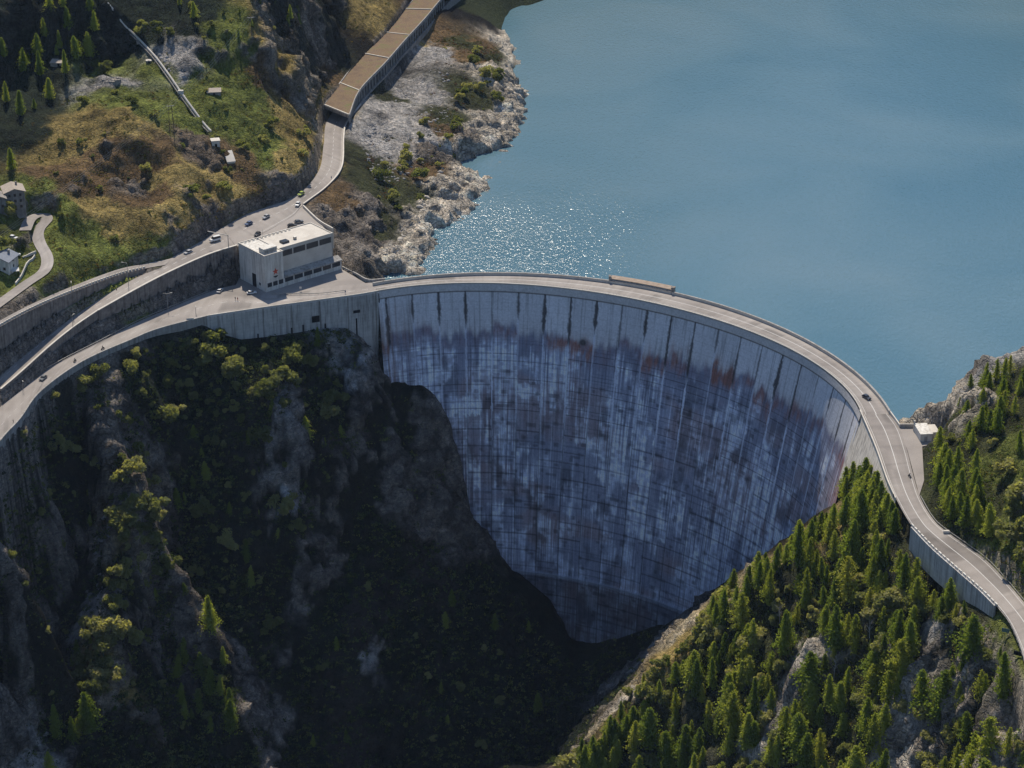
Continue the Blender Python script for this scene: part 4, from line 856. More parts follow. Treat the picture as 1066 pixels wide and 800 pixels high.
def plant(poly, n, kinds, hr, label, group, gap, skip=(), wide=(.85, 1.15), roadgap=4.0, maxtry=6000):
    us = [p[0] for p in poly]; vs = [p[1] for p in poly]; k = 0
    for _ in range(maxtry):
        if k >= n: break
        u, v = random.uniform(min(us), max(us)), random.uniform(min(vs), max(vs))
        if not inpoly(u, v, poly) or any(inpoly(u, v, s) for s in skip): continue
        p = G(u, v)
        if p is None or p[2] < -2 and 0 or near_road(p, roadgap) or not far_enough(p, gap): continue
        kd = random.choice(kinds); h = random.uniform(*hr) * (random.uniform(.45, .8) if random.random() < .3 else 1)
        lb_ = label[kd] if isinstance(label, dict) else label; gp = group[kd] if isinstance(group, dict) else group
        tree(kd, p, h * (.55 if kd == 'broad' else 1), lb_, gp, random.uniform(*wide)); k += 1
    return k
hill_poly = [(30,150),(60,120),(120,90),(200,60),(320,90),(320,170),(230,215),(150,250),(70,280),(60,220)]
# wooded slope right of the gorge
bare = [[(825,670),(850,670),(835,745),(800,750)], [(925,755),(955,745),(965,800),(925,800)], [(950,650),(1000,640),(1010,690),(985,720),(955,710)], [(1010,745),(1050,735),(1050,790),(1005,795)], [(655,728),(735,640),(745,645),(715,680),(672,738)], [(1035,640),(1066,690),(1066,740),(1045,720)]]
forest = [(905,530),(935,548),(952,582),(990,618),(1030,645),(1060,700),(1110,820),(1066,860),(560,860),(590,835),(650,760),(720,690),(760,640),(800,605),(850,575)]
rg = [(660,752),(648,765),(635,770),(628,782),(618,790),(606,795),(640,790),(625,798),(903,524),(912,528),(920,536),(928,545),(898,532),(908,540),(915,550),(905,520),(893,528),(880,536),(868,545),(856,552),(845,560),(832,568),(820,576),(808,585),(797,594),(786,602),(775,612),(765,620),(755,632),(742,640),(655,760),(640,775),(625,790),(612,800)]
for u_, v_ in rg:
    for o_ in (4, 12):
        p = G(u_ + random.uniform(-4, 4), v_ + o_)
        if p is not None and p[1] < 790: PLACED.append((p[0], p[1])); tree('conifer', p, random.uniform(9, 14), 'conifer along the crest of the sunny ridge in front of the dam face', 'conifers along the ridge crest')
n1 = plant(forest, 330, ['conifer'] * 8 + ['larch'] * 6 + ['broad'] * 7, (8, 20), dict(conifer='dark green conifer in the wood on the sunny slope right of the gorge', larch='lighter yellow green larch in the wood on the slope right of the gorge', broad='low rounded broadleaf tree among the conifers right of the gorge'), dict(conifer='conifers on the slope right of the gorge', larch='larches on the slope right of the gorge', broad='broadleaf trees among the conifers right of the gorge'), 2.9, bare, wide=(.72, 1.45))
# knoll
k1 = plant([(972,495),(1015,490),(1030,520),(1030,575),(1000,562),(980,540)], 24, ['conifer'], (10, 14), 'conifer in the dense dark stand between the right bank road and the knoll', 'conifers in the stand beside the right bank road', 2.6)
k2 = plant([(962,452),(985,438),(1000,440),(1020,450),(1040,440),(1045,450),(1040,465),(1030,470),(975,475)], 11, ['conifer', 'conifer', 'broad'], (7, 11), dict(conifer='conifer on the lower flank of the rocky knoll above the hut', broad='small leafy tree on the lower flank of the rocky knoll'), dict(conifer='conifers on the flank of the knoll', broad='small leafy trees on the flank of the knoll'), 2.6)
k3 = plant([(1018,398),(1066,385),(1066,440),(1020,440)], 16, ['conifer', 'larch'], (8, 11), dict(conifer='conifer standing on top of the rocky knoll against the lake', larch='pale larch standing on top of the rocky knoll against the lake'), dict(conifer='conifers on top of the knoll', larch='larches on top of the knoll'), 3.0)
k4 = plant([(985,425),(1015,400),(1030,415),(1000,440)], 5, ['conifer'], (6, 8), 'small conifer clinging to the shore side of the rocky knoll', 'small conifers on the shore side of the knoll', 3)
k5 = plant([(1045,470),(1066,470),(1066,600),(1050,590)], 9, ['conifer', 'bush', 'bush'], (5, 9), dict(conifer='young conifer in the meadow at the right edge', bush='bush in the meadow right of the road stand'), dict(conifer='young conifers in the right meadow', bush='bushes in the right meadow'), 4)
print('TREES', n1, k1, k2, k3, k4, k5)
plant([(585,812),(612,780),(650,735),(700,680),(760,625),(775,640),(715,710),(665,770),(620,820)], 42, ['bush', 'bush', 'broad', 'conifer'], (4, 10), dict(bush='bush on the bare golden edge of the sunny ridge', broad='low leafy tree on the golden edge of the sunny ridge', conifer='short conifer on the golden edge of the sunny ridge'), dict(bush='bushes on the ridge edge', broad='leafy trees on the ridge edge', conifer='short conifers on the ridge edge'), 2.6)
plant([(878,505),(905,500),(925,540),(935,560),(880,545)], 18, ['conifer'], (11, 15), 'conifer in the tight group against the pale abutment wall', 'conifers against the abutment wall', 2.2, roadgap=2.5)
DEAD = [trunk_mesh(11, .2, 90 + k, 16) for k in range(2)]
for m_ in DEAD: m_.materials.append(mottled('dead_wood', (.30, .28, .25), (.42, .39, .35), 2, .95))
for k, (u, v) in enumerate(((812,650),(868,705),(742,760),(905,668),(960,770),(700,770))):
    p = G(u, v); o = bpy.data.objects.new('dead_tree', DEAD[k % 2]); col.objects.link(o); o.location = p; o.rotation_euler = (.06, .05 * k - .1, k); tag(o, 'grey bare dead tree standing among the conifers of the right slope', 'dead tree', 'dead trees on the right slope')
plant(hill_poly, 46, ['bush', 'bush', 'broad'], (2.5, 5.5), dict(bush='low bush scattered over the golden hillside above the road', broad='small round tree scattered over the golden hillside above the road'), dict(bush='bushes on the golden hillside', broad='small trees on the golden hillside'), 6)
plant([(948,585),(985,618),(1015,640),(1000,660),(960,640),(940,600)], 12, ['conifer', 'larch', 'broad'], (8, 13), dict(conifer='conifer in the row in front of the grey retaining wall on the right', larch='larch in the row in front of the grey retaining wall on the right', broad='leafy tree in front of the grey retaining wall on the right'), dict(conifer='conifers before the right retaining wall', larch='larches before the right retaining wall', broad='leafy trees before the right retaining wall'), 2.8, roadgap=3)
plant([(0,470),(50,430),(75,480),(60,600),(0,620)], 20, ['bush', 'bush', 'broad'], (3, 7), dict(bush='bush rooted in the cliff below the lower road at the far left', broad='small tree rooted in the cliff below the lower road at the far left'), dict(bush='cliff bushes at the far left', broad='cliff trees at the far left'), 4)
plant([(455,45),(525,60),(530,110),(490,150),(450,200),(420,240),(395,235),(385,180),(440,160),(475,110)], 34, ['bush', 'bush', 'broad'], (2.5, 6.5), dict(bush='bush on the rocky shore slope between the road and the lake', broad='small leafy tree on the rocky shore slope between the road and the lake'), dict(bush='bushes on the shore slope', broad='small trees on the shore slope'), 4.5)
plant([(200,460),(290,430),(330,500),(300,600),(230,640),(180,560)], 30, ['broad', 'bush', 'conifer'], (5, 10), dict(broad='leafy tree in the shaded hollow in the middle of the left flank', bush='bush in the shaded hollow in the middle of the left flank', conifer='conifer in the shaded hollow in the middle of the left flank'), dict(broad='trees in the middle hollow', bush='bushes in the middle hollow', conifer='conifers in the middle hollow'), 4)
# single trees of the left flank, each where the photo shows it (base of the tree)
solo = [
 ('conifer',220,665,19,'tall sunlit conifer standing alone in the middle of the left flank',.95),
 ('conifer',186,535,11,'dark pointed conifer above the sunlit scrub on the left flank',1),
 ('conifer',318,458,11,'narrow light-tipped conifer below the wing wall near the pale rock spur',.9),
 ('conifer',331,362,9,'small conifer rising against the foot of the wing wall',.8),
 ('conifer',58,770,15,'leftmost of the two slender conifers near the bottom left corner',.8),
 ('conifer',92,765,18,'bushy large conifer in the sunlit clump near the bottom left corner',1.1),
 ('conifer',75,778,13,'slim leaning conifer tight beside the bushy one at bottom left',.7),
 ('conifer',52,812,12,'conifer top cut off by the bottom edge left of centre',1),
 ('conifer',256,590,12,'slender conifer just right of the round sunlit broadleaf tree',.75),
 ('conifer',262,612,10,'lower slender conifer under the one beside the round broadleaf tree',.7),
 ('larch',82,772,10,'yellowish larch squeezed between the bottom left conifers',.7),
 ('broad',240,575,9,'round yellow green broadleaf tree lit on its crown mid-slope',1.1),
 ('broad',156,425+130,8,'leafy tree at the upper end of the sunlit scrub strip',1),
 ('broad',146,590,7,'bright yellow green tree in the sunlit scrub strip',1),
 ('broad',92,487,7,'pale tree at the upper left edge of the dark flank',1),
 ('broad',103,490,7,'second pale tree beside the one at the upper left of the flank',1),
 ('broad',75,522,5,'small pale bush tree alone on the left flank',1),
 ('broad',95,520,5,'small yellowish tree right of the lone pale one',1),
 ('broad',88,410,8,'grey green tree hugging the wall under the lower road',1.1),
 ('broad',103,402,9,'taller tree right of the grey green one under the lower road',1),
 ('broad',55,420,5,'dry pale bush hanging at the edge of the lower road',1),
 ('broad',24,458,4,'little golden bush on the cliff edge at far left',1),
 ('broad',176,408,7,'dark round tree with a lit crown below the bend of the lower road',1),
 ('broad',245,398,10,'wide grey green tree left of centre under the wing wall',1.2),
 ('broad',295,402,9,'bright grey green tree under the wing wall',1.2),
 ('broad',277,418,10,'broad lit tree left of the bright grey green one',1.2),
 ('broad',309,408,7,'pale small tree on the right of the lit pair under the wing wall',1),
 ('broad',200,420,6,'pale speckled small tree in the dark hollow',1),
 ('broad',245,430,6,'olive tree below the wide grey green one',1),
 ('broad',210,625,7,'silvery tree left of the round sunlit one',1),
 ('bush',122,565,4,'round yellow bush on the grey scree tongue',1),
 ('bush',200,600,4,'small lit bush above the silvery tree',1),
 ('bush',250,440,4,'small grey bush in the middle of the dark hollow',1),
 ('broad',110,70+10,8,'round lone tree at the rocky terrace of the upper hillside',1.1),
 ('conifer',92,60,12,'dark pointed conifer at the edge of the shadowed hillside',1),
 ('conifer',80,62,11,'greyish conifer left of the dark pointed one on the hillside',1.2),
 ('broad',150,38,8,'round tree beside the pipeline at the top left',1.2),
 ('broad',165,38,8,'second round tree right of the pipeline at the top left',1.1),
 ('broad',176,40,6,'smaller tree at the right of the round pair by the pipeline',1),
 ('broad',8,205+20,7,'dark garden tree below the tower house',1.2),
 ('broad',2,262,8,'dark tree between the two houses at the left edge',1.2),
 ('conifer',12,178,10,'dark conifer above the tower house',1),
 ('conifer',40,40+20,11,'conifer in the deep shade of the top left hillside',1),
 ('conifer',25,75,11,'shaded conifer near the left edge of the upper hillside',1),
 ('broad',493,72,8,'dark green shore tree farthest from the water',1),
 ('broad',506,85,8,'tall green tree on the shore slope above the lake',1.1),
 ('broad',518,86,9,'bright green tree nearest the lake shore',1.1),
 ('broad',500,97,7,'low green tree at the foot of the shore group',1),
 ('broad',478,108,6,'small dark bush above the pale rocks',1),
 ('broad',442,132,6,'dark bush in the middle of the grey scree',1),
 ('broad',437,146,5,'dark bush lower on the grey scree',1),
 ('broad',424,160,5,'small bush at the left part of the scree',1),
 ('broad',410,212,7,'green bush in the gully beside the dark rock knob',1),
 ('broad',402,178,5,'low bush on the left edge of the scree',1),
 ('larch',722+195,790,12,'pale larch at the foot of the wooded slope near the bottom edge',1),
]
for kd, u, v, h, lb_, wd in solo:
    h *= 1.08 if kd != 'conifer' else 1.1; p = G(u, v)
    if p is not None: PLACED.append((p[0], p[1])); tree(kd, p, h, lb_, None, wd)
plant([(55,405),(130,378),(215,345),(330,362),(335,430),(200,440),(70,470)], 52, ['broad'] * 3 + ['bush'], (5, 10.5), dict(broad='leafy tree with a sunlit crown on the upper left flank under the lower road', bush='sunlit bush on the upper left flank under the lower road'), dict(broad='sunlit leafy trees under the lower road', bush='sunlit bushes under the lower road'), 3.4, wide=(.8, 1.2), roadgap=5)
plant([(60,430),(200,380),(330,380),(370,420),(330,560),(270,700),(200,780),(110,600),(60,520)], 80, ['broad'] * 4 + ['conifer', 'bush'], (5, 10), dict(broad='dim leafy tree in the shade of the left flank', conifer='dim conifer in the shade of the left flank', bush='dim bush in the shade of the left flank'), dict(broad='shaded leafy trees on the left flank', conifer='shaded conifers on the left flank', bush='shaded bushes on the left flank'), 4.5)
plant([(195,335),(235,350),(225,385),(150,385),(120,370),(150,350)], 16, ['broad'], (9, 13), 'leafy tree in the dense clump under the bend of the lower road', 'trees in the clump under the lower road', 3.2, roadgap=3)
plant([(112,475),(150,475),(170,560),(160,650),(140,715),(80,730),(75,690),(120,640),(130,590)], 80, ['broad', 'bush', 'bush', 'conifer'], (4.5, 9), dict(conifer='small sunlit conifer in the yellow green scrub strip on the left flank', broad='small sunlit tree in the yellow green scrub strip on the left flank', bush='sunlit bush in the yellow green scrub strip on the left flank'), dict(conifer='small conifers in the scrub strip', broad='sunlit small trees in the scrub strip', bush='sunlit bushes in the scrub strip'), 2.4, wide=(.8, 1.15))
plant([(182,690),(235,690),(240,770),(185,760)], 12, ['conifer'], (12, 16), 'conifer in the shaded group right of the sunlit scrub, tips just lit', 'conifers in the shaded group on the left flank', 2.8)
plant([(45,640),(75,650),(75,730),(50,740)], 7, ['broad'], (6, 9), 'round small tree in the row left of the sunlit scrub strip', 'round small trees left of the scrub strip', 3.2)
plant([(0,10),(120,5),(100,60),(60,110),(0,130)], 16, ['conifer'], (9, 13), 'conifer on the steep hillside in deep shade at the top left', 'conifers on the shaded top left hillside', 4.5)
plant([(180,5),(330,0),(330,25),(260,40),(200,50)], 22, ['broad', 'broad', 'conifer'], (5, 10), dict(broad='small leafy tree on the grassy hillside along the top edge', conifer='conifer on the grassy hillside along the top edge'), dict(broad='leafy trees along the top edge', conifer='conifers along the top edge'), 5)
plant([(330,600),(560,640),(560,790),(300,790)], 30, ['conifer', 'broad', 'broad'], (6, 11), dict(broad='dim leafy tree on the shaded gorge floor below the dam', conifer='dim conifer on the shaded gorge floor below the dam'), dict(broad='leafy trees on the gorge floor', conifer='conifers on the gorge floor'), 5, skip=[[(365,630),(425,600),(430,620),(400,700),(370,740)]])
# ------------------------------------------------------------ ground cover (uncountable)
def scatter(poly_list, n, seed):
    rng = random.Random(seed); out = []
    for poly, share in poly_list:
        us = [p[0] for p in poly]; vs = [p[1] for p in poly]; k = 0; tr = 0
        while k < n * share and tr < n * share * 8:
            tr += 1; u, v = rng.uniform(min(us), max(us)), rng.uniform(min(vs), max(vs))
            if not inpoly(u, v, poly): continue
            p = G(u, v)
            if p is None or near_road(p, 2.2): continue
            out.append(p); k += 1
    return np.array(out)
def stuff_leaves(name, pts, r, per, ls, cfun, label, mat, squash=.6, seed=1):
    rng = np.random.default_rng(seed); n = len(pts); s = rng.uniform(.5, 1.3, n)
    d = rng.normal(size=(n, per, 3)); d /= np.linalg.norm(d, axis=2)[..., None]; d[..., 2] = np.abs(d[..., 2]) * squash
    c = pts[:, None, :] + d * (r * s)[:, None, None] * rng.uniform(.4, 1.0, (n, per, 1)); c = c.reshape(-1, 3)
    v, f = quads(c, ls * rng.uniform(.6, 1.3, len(c)), rng, .2); me = np_mesh(name, v, f); cc = cfun(pts, rng); cc = np.repeat(cc, per * 4, axis=0); set_color(me, 'tint', cc)
    return tag(link(name, me, mat), label, name.replace('_', ' '), kind='stuff')
def tint_mat(name, trans=.3):
    m = bpy.data.materials.new(name); m.use_nodes = True; nt = m.node_tree; nt.nodes.clear(); out = N(nt, 'OutputMaterial'); at = N(nt, 'Attribute', attribute_name='tint')
    a = N(nt, 'BsdfDiffuse'); b = N(nt, 'BsdfTranslucent'); mx = N(nt, 'MixShader'); mx.inputs[0].default_value = trans; nt.links.new(at.outputs['Color'], a.inputs[0]); nt.links.new(mix(nt, 1, at.outputs['Color'], (1.4, 1.4, .7), 'MULTIPLY'), b.inputs[0])
    nt.links.new(a.outputs[0], mx.inputs[1]); nt.links.new(b.outputs[0], mx.inputs[2]); nt.links.new(mx.outputs[0], out.inputs[0]); return m
M['tint'] = tint_mat('scrub_leaves')
def pick(*cols): 
    cols = np.array(cols)
    return lambda p, rng: cols[rng.integers(0, len(cols), len(p))] * rng.uniform(.7, 1.3, (len(p), 1))
left = [(0,470),(60,420),(200,340),(385,345),(390,400),(330,560),(270,800),(0,800)]
gorge = [(385,400),(460,430),(490,560),(600,700),(640,660),(700,660),(600,800),(280,800),(330,580)]
fst = [(905,528),(960,590),(1030,645),(1066,720),(1066,800),(590,800),(650,745),(720,665),(760,625),(850,565)]
stuff_leaves('scrub', scatter([(left, .68), (gorge, .32)], 10500, 3), 2.1, 22, .42, pick((.05, .075, .03), (.08, .11, .04), (.10, .12, .045), (.15, .16, .06), (.03, .045, .02)), 'low dark scrub covering the shaded gorge flank', M['tint'], seed=4)
stuff_leaves('undergrowth', scatter([(fst, 1)], 2200, 5), 1.3, 18, .32, pick((.12, .16, .045), (.17, .20, .05), (.21, .21, .065), (.22, .17, .07), (.08, .11, .035)), 'mixed undergrowth between the conifers on the right slope', M['tint'], seed=6)
hill = [(0,140),(60,110),(110,60),(180,50),(330,30),(410,0),(330,110),(330,180),(210,235),(60,300),(20,300),(60,225),(20,200)]
shoreb = [(450,30),(500,30),(530,60),(515,100),(470,120),(455,170),(430,190),(400,215),(375,160),(400,140),(440,100),(455,70)]
stuff_leaves('hillside_scrub', scatter([(hill, 1)], 3600, 7), 1.0, 16, .24, pick((.17, .15, .045), (.22, .17, .055), (.14, .09, .035), (.09, .11, .03), (.07, .085, .025)), 'golden and green tufts over the sunny hillside above the road', M['tint'], .5, seed=8)
stuff_leaves('heath', scatter([(shoreb, 1)], 1500, 9), 1.4, 18, .28, pick((.15, .07, .045), (.11, .06, .035), (.13, .11, .04), (.07, .09, .03), (.05, .065, .022)), 'reddish heath and low bushes on the shore slope', M['tint'], .55, seed=10)
kn = [(960,470),(985,435),(1030,385),(1066,380),(1066,610),(1030,580),(985,545),(965,500)]
stuff_leaves('knoll_scrub', scatter([(kn, 1)], 900, 11), 1.1, 18, .28, pick((.09, .13, .03), (.13, .16, .04), (.17, .14, .05), (.10, .14, .03)), 'green scrub and grass tufts on the right bank knoll', M['tint'], .5, seed=12)
# boulders
def boulders(name, pts, rmin, rmax, label, mat, seed):
    rng = np.random.default_rng(seed); bm = bmesh.new(); bmesh.ops.create_icosphere(bm, subdivisions=1, radius=1); bv = np.array([v.co[:] for v in bm.verts]); bf = np.array([[v.index for v in f.verts] for f in bm.faces]); bm.free()
    n = len(pts); s = rmin + (rmax - rmin) * rng.uniform(0, 1, (n, 1, 1)) ** 3; sc = rng.uniform(.55, 1.2, (n, 1, 3)); v = bv[None] * sc * s * rng.uniform(.8, 1.15, (n, len(bv), 1))
    a = rng.uniform(0, 6.28, n); ca, sa = np.cos(a)[:, None], np.sin(a)[:, None]; x = v[..., 0] * ca - v[..., 1] * sa; y = v[..., 0] * sa + v[..., 1] * ca; v = np.stack([x, y, v[..., 2] * .75], 2) + pts[:, None, :]
    f = (bf[None] + (np.arange(n) * len(bv))[:, None, None]).reshape(-1, 3); return tag(link(name, np_mesh(name, v.reshape(-1, 3), f), mat), label, 'rocks', kind='stuff')
M['boulder'] = mottled('boulder_rock', (.22, .21, .20), (.34, .325, .31), .6, .95, .1); M['shore_rock'] = mottled('shore_rock', (.34, .31, .26), (.54, .49, .42), .5, .95, .1)
boulders('scree', scatter([([(400,110),(440,90),(470,110),(455,150),(425,190),(390,190),(375,150)], .62), ([(440,55),(460,50),(468,85),(450,95)], .12), ([(108,520),(125,530),(110,640),(85,640)], .1), ([(0,740),(50,760),(50,800),(0,800)], .06), ([(165,55),(200,75),(190,85),(170,70)], .1)], 3600, 21), .25, 1.5, 'grey broken scree on the slopes', M['boulder'], 22)
boulders('shore_boulders', scatter([([(470,160),(535,95),(540,130),(505,190),(480,225),(440,262),(425,285),(400,280),(420,240)], 1)], 1500, 23), .3, 2.4, 'pale boulders along the drawdown shore of the lake', M['shore_rock'], 24)
# ------------------------------------------------------------ vehicles
def paint(name, c): m, nt, b = nodes(name); v = objco(nt); nt.links.new(ramp(nt, noise(nt, v, 3, 3), [(.3, tuple(x * .9 for x in c)), (.7, c)]), b.inputs['Base Color']); b.inputs['Roughness'].default_value = .3; b.inputs['Coat Weight'].default_value = .4; return m
PAINT = dict(white=paint('white_car_paint', (.72, .72, .70)), silver=paint('silver_car_paint', (.40, .41, .42)), black=paint('black_car_paint', (.015, .015, .018)), grey=paint('grey_car_paint', (.12, .13, .14)), lime=paint('lime_car_paint', (.35, .45, .05)), blue=paint('blue_car_paint', (.05, .10, .22)))
M['tyre'] = mottled('tyre', (.012, .012, .012), (.025, .025, .025), 3, .9); M['lamp_red'] = mottled('tail_lamp', (.3, .01, .01), (.35, .02, .02), 3, .3); M['lamp_white'] = mottled('head_lamp', (.7, .7, .68), (.8, .8, .78), 3, .3)
def car(colour, u, v, z, heading, label, van=False, p=None):
    p = P(u, v, z) if p is None else p; t = empty('parked_car' if 'parked' in label else 'car', tuple(p), heading, label=label, cat='van' if van else 'car')
    if van: t.name = 'van'
    Lc, Wc, hc = (5.2, 2.0, 2.3) if van else (4.4, 1.8, 1.45); x = Lc / 2; y = Wc / 2; hood = .55 * hc if van else .62 * hc
    m = MB(); prof = [(-x, .35), (x, .35), (x, hood * .85), (x * .93, hood), (-x * .97, hood), (-x, hood * .9)]
    n = len(prof); m.add([(a, -y, b) for a, b in prof] + [(a, y, b) for a, b in prof], [tuple(range(n)), tuple(range(2 * n - 1, n - 1, -1))] + [(k, n + k, n + (k + 1) % n, (k + 1) % n) for k in range(n)]); m.build('body', PAINT[colour], t, .06)
    c0_, c1_, d0, d1 = (-x * .96, x * .62, -x * .93, x * .35) if van else (-x * .82, x * .45, -x * .58, x * .12)
    m = MB(); m.hexa([(c0_, -y * .94, hood + .003), (c1_, -y * .94, hood + .003), (c1_, y * .94, hood + .003), (c0_, y * .94, hood + .003)], [(d0, -y * .76, hc), (d1, -y * .76, hc), (d1, y * .76, hc), (d0, y * .76, hc)]); m.build('windows', M['glass'], t)
    MB().box(((d0 + d1) / 2, 0, hc + .03), (d1 - d0 + .1, y * 1.56, .06)).build('roof', PAINT[colour], t)
    for sx in (-.62, .62):
        for sy in (-1, 1):
            w_ = MB().cyl((x * sx, sy * (y - .2), .33), (x * sx, sy * (y + .02), .33), .33, n=14).build('wheel', M['tyre'], t)
            MB().cyl((x * sx, sy * (y + .021), .33), (x * sx, sy * (y + .035), .33), .19, n=10).build('rim', M['steel'], w_)
    for sy in (-1, 1):
        MB().box((x + .01, sy * y * .7, hood * .75), (.06, .35, .16)).build('headlight', M['lamp_white'], t); MB().box((-x - .01, sy * y * .75, hood * .8), (.06, .25, .2)).build('tail_light', M['lamp_red'], t)
    return t
def dirn(a, b): d = np.array(b) - np.array(a); return math.atan2(d[1], d[0])
def along(line_a, u):  # heading of a road near image column u
    k = int(np.argmin([abs((q[0] / (q[1] * math.cos(TH) + (HC - q[2]) * math.sin(TH))) * F + CX - u) for q in line_a])); k = min(max(k, 1), len(line_a) - 2); return dirn(line_a[k - 1][:2], line_a[k + 1][:2])
hu = lambda u: along(unA, u); hl = lambda u: along(lnA, u)
car('white', 224, 251, 14.6, hu(222), 'white van on the upper road left of the white building', True)
car('silver', 196, 264, 13.5, hu(196), 'silver car driving on the upper road beside the shaded rock cut')
car('black', 268, 245, 14.9, hu(268) + .2, 'black car parked behind the left part of the white building')
car('black', 304, 236, 15.05, R_(15), 'large black car parked beside the roof of the white building')
car('grey', 311, 232, 15.1, R_(20), 'dark grey car parked behind the large black one')
car('silver', 277, 227, 15.2, hu(277), 'silver car parked in the cliff shade above the white building')
car('blue', 259, 234, 15.0, hu(259), 'blue car parked in the shade left of the silver one')
car('white', 310, 214, 15.4, hu(310), 'white car in the shade of the road bend')
car('lime', 313.5, 203, 15.9, hu(320), 'yellow green car rounding the bend below the gallery')
car('white', 229, 303, .0, R_(75), 'white car parked with its nose to the masonry wall', p=P(229, 304, 0.02))
car('white', 265, 304.5, .0, R_(15), 'white car parked at the left corner of the white building', p=P(262, 306, 0.0))
car('grey', 45, 395, .0, hl(45), 'grey car driving on the lower road at the left')
car('black', 902, 415, .0, 0, 'black car driving along the right part of the dam crest').rotation_euler = (0, 0, R_(-62))
tag(MB().box((0, 0, .5), (2.2, 1.0, 1.0)).build('concrete_block', M['pale_concrete'], bevel=.08), 'small pale concrete block on the inner verge of the right bank road', 'block').location = P(985, 555, .05)
for k, (u, v, c_) in enumerate(((14,249,'white'), (18,253,'silver'), (11,256,'grey'), (16,267,'white'))):
    p = G(u, v); p[2] += .15; car(c_, u, v, 0, R_(-30 + 12 * k), ['white car parked uppermost beside the two left edge houses', 'silver car parked in the middle of the row by the houses', 'grey car parked nearest the left edge by the houses', 'white car parked lowest, under the row by the houses'][k], p=p)
# riders and walkers
CL = [mottled('cloth_dark', (.03, .03, .04), (.05, .05, .06), 5), mottled('cloth_blue', (.06, .09, .18), (.08, .12, .22), 5), mottled('cloth_red', (.30, .05, .04), (.36, .07, .05), 5), mottled('cloth_pale', (.45, .43, .38), (.55, .52, .47), 5)]
SKIN = mottled('skin', (.42, .27, .19), (.48, .31, .22), 5, .6); HAIR = mottled('hair', (.03, .02, .015), (.06, .04, .03), 6)
def figure(sit=False, stride=.28):
    """one continuous body grown over a skeleton"""
    if sit: J = [((0,0,.92),.15,None),((.10,0,1.18),.17,0),((.18,0,1.42),.15,1),((.22,0,1.52),.06,2),((.27,0,1.64),.105,3),((.2,.19,1.40),.07,2),((.42,.24,1.20),.05,5),((.62,.22,1.10),.04,6),((.2,-.19,1.40),.07,2),((.42,-.24,1.20),.05,8),((.62,-.22,1.10),.04,9),((.05,.12,.88),.1,0),((.42,.2,.80),.08,11),((.30,.2,.42),.055,12),((.42,.2,.38),.045,13),((.05,-.12,.88),.1,0),((.42,-.2,.80),.08,15),((.30,-.2,.42),.055,16),((.42,-.2,.38),.045,17)]
    else: J = [((0,0,.95),.15,None),((0,0,1.18),.14,0),((0,0,1.40),.17,1),((.01,0,1.52),.06,2),((.03,0,1.66),.105,3),((0,.20,1.40),.07,2),((-.06,.25,1.13),.048,5),((.04,.26,.88),.036,6),((0,-.20,1.40),.07,2),((.06,-.25,1.13),.048,8),((.16,-.26,.90),.036,9),((0,.1,.88),.10,0),((stride*.5,.1,.48),.07,11),((stride,.1,.08),.045,12),((stride+.15,.1,.04),.045,13),((0,-.1,.88),.10,0),((-stride*.2,-.1,.48),.07,15),((-stride,-.1,.10),.045,16),((-stride+.15,-.1,.04),.045,17)]
    me = bpy.data.meshes.new('person_body'); me.from_pydata([j[0] for j in J], [(j[2], i) for i, j in enumerate(J) if j[2] is not None], [])
    o = bpy.data.objects.new('person', me); col.objects.link(o); o.modifiers.new('skin', 'SKIN'); 
    for i, j in enumerate(J): me.skin_vertices[0].data[i].radius = (j[1], j[1])
    me.skin_vertices[0].data[0].use_root = True; s = o.modifiers.new('sub', 'SUBSURF'); s.levels = s.render_levels = 1
    return o, J[4][0]
def person(p, rz, label, c=0, sit=False, parent=None, cat='person'):
    o, hd = figure(sit); o.data.materials.append(CL[c]); o.location = p; o.rotation_euler = (0, 0, rz); tag(o, label, cat)
    h = MB(); h.cyl((hd[0], hd[1], hd[2] - .09), (hd[0], hd[1], hd[2] + .10), .112, .085, 12); h.build('face', SKIN, o)
    g = MB(); g.cyl((hd[0] - .03, hd[1], hd[2] + .02), (hd[0] - .02, hd[1], hd[2] + .16), .125, .07, 12); g.build('hair', HAIR, o); return o
def ground_z(u, v, z): return P(u, v, z)
for u, v, z, rz, lb_, c in ((399,295.5,.03,0,'walker in dark clothes at the left end of the dam crest',0), (406.5,295,.03,.3,'walker in pale clothes at the left end of the dam crest, right of the pair',3), (359.6,306,.03,2,'walker at the corner of the forecourt above the wing wall',1), (245,313,.03,1,'walker in dark clothes on the sunlit lower road, left of the pair',0), (247.5,313.4,.03,1.2,'walker in red top on the sunlit part of the lower road',2), (930,519,.03,-1,'walker in dark clothes at the outer edge of the right bank road',0), (121.5,304,10.0,.6,'walker at the edge of the upper road below the tall lamp',0), (14,441,.03,.5,'walker on the lower road near the left edge of the picture',0), (345,187,16.6,1,'walker on the verge of the sunlit bend below the gallery',1)):
    person(P(u, v, z), rz, lb_, c)
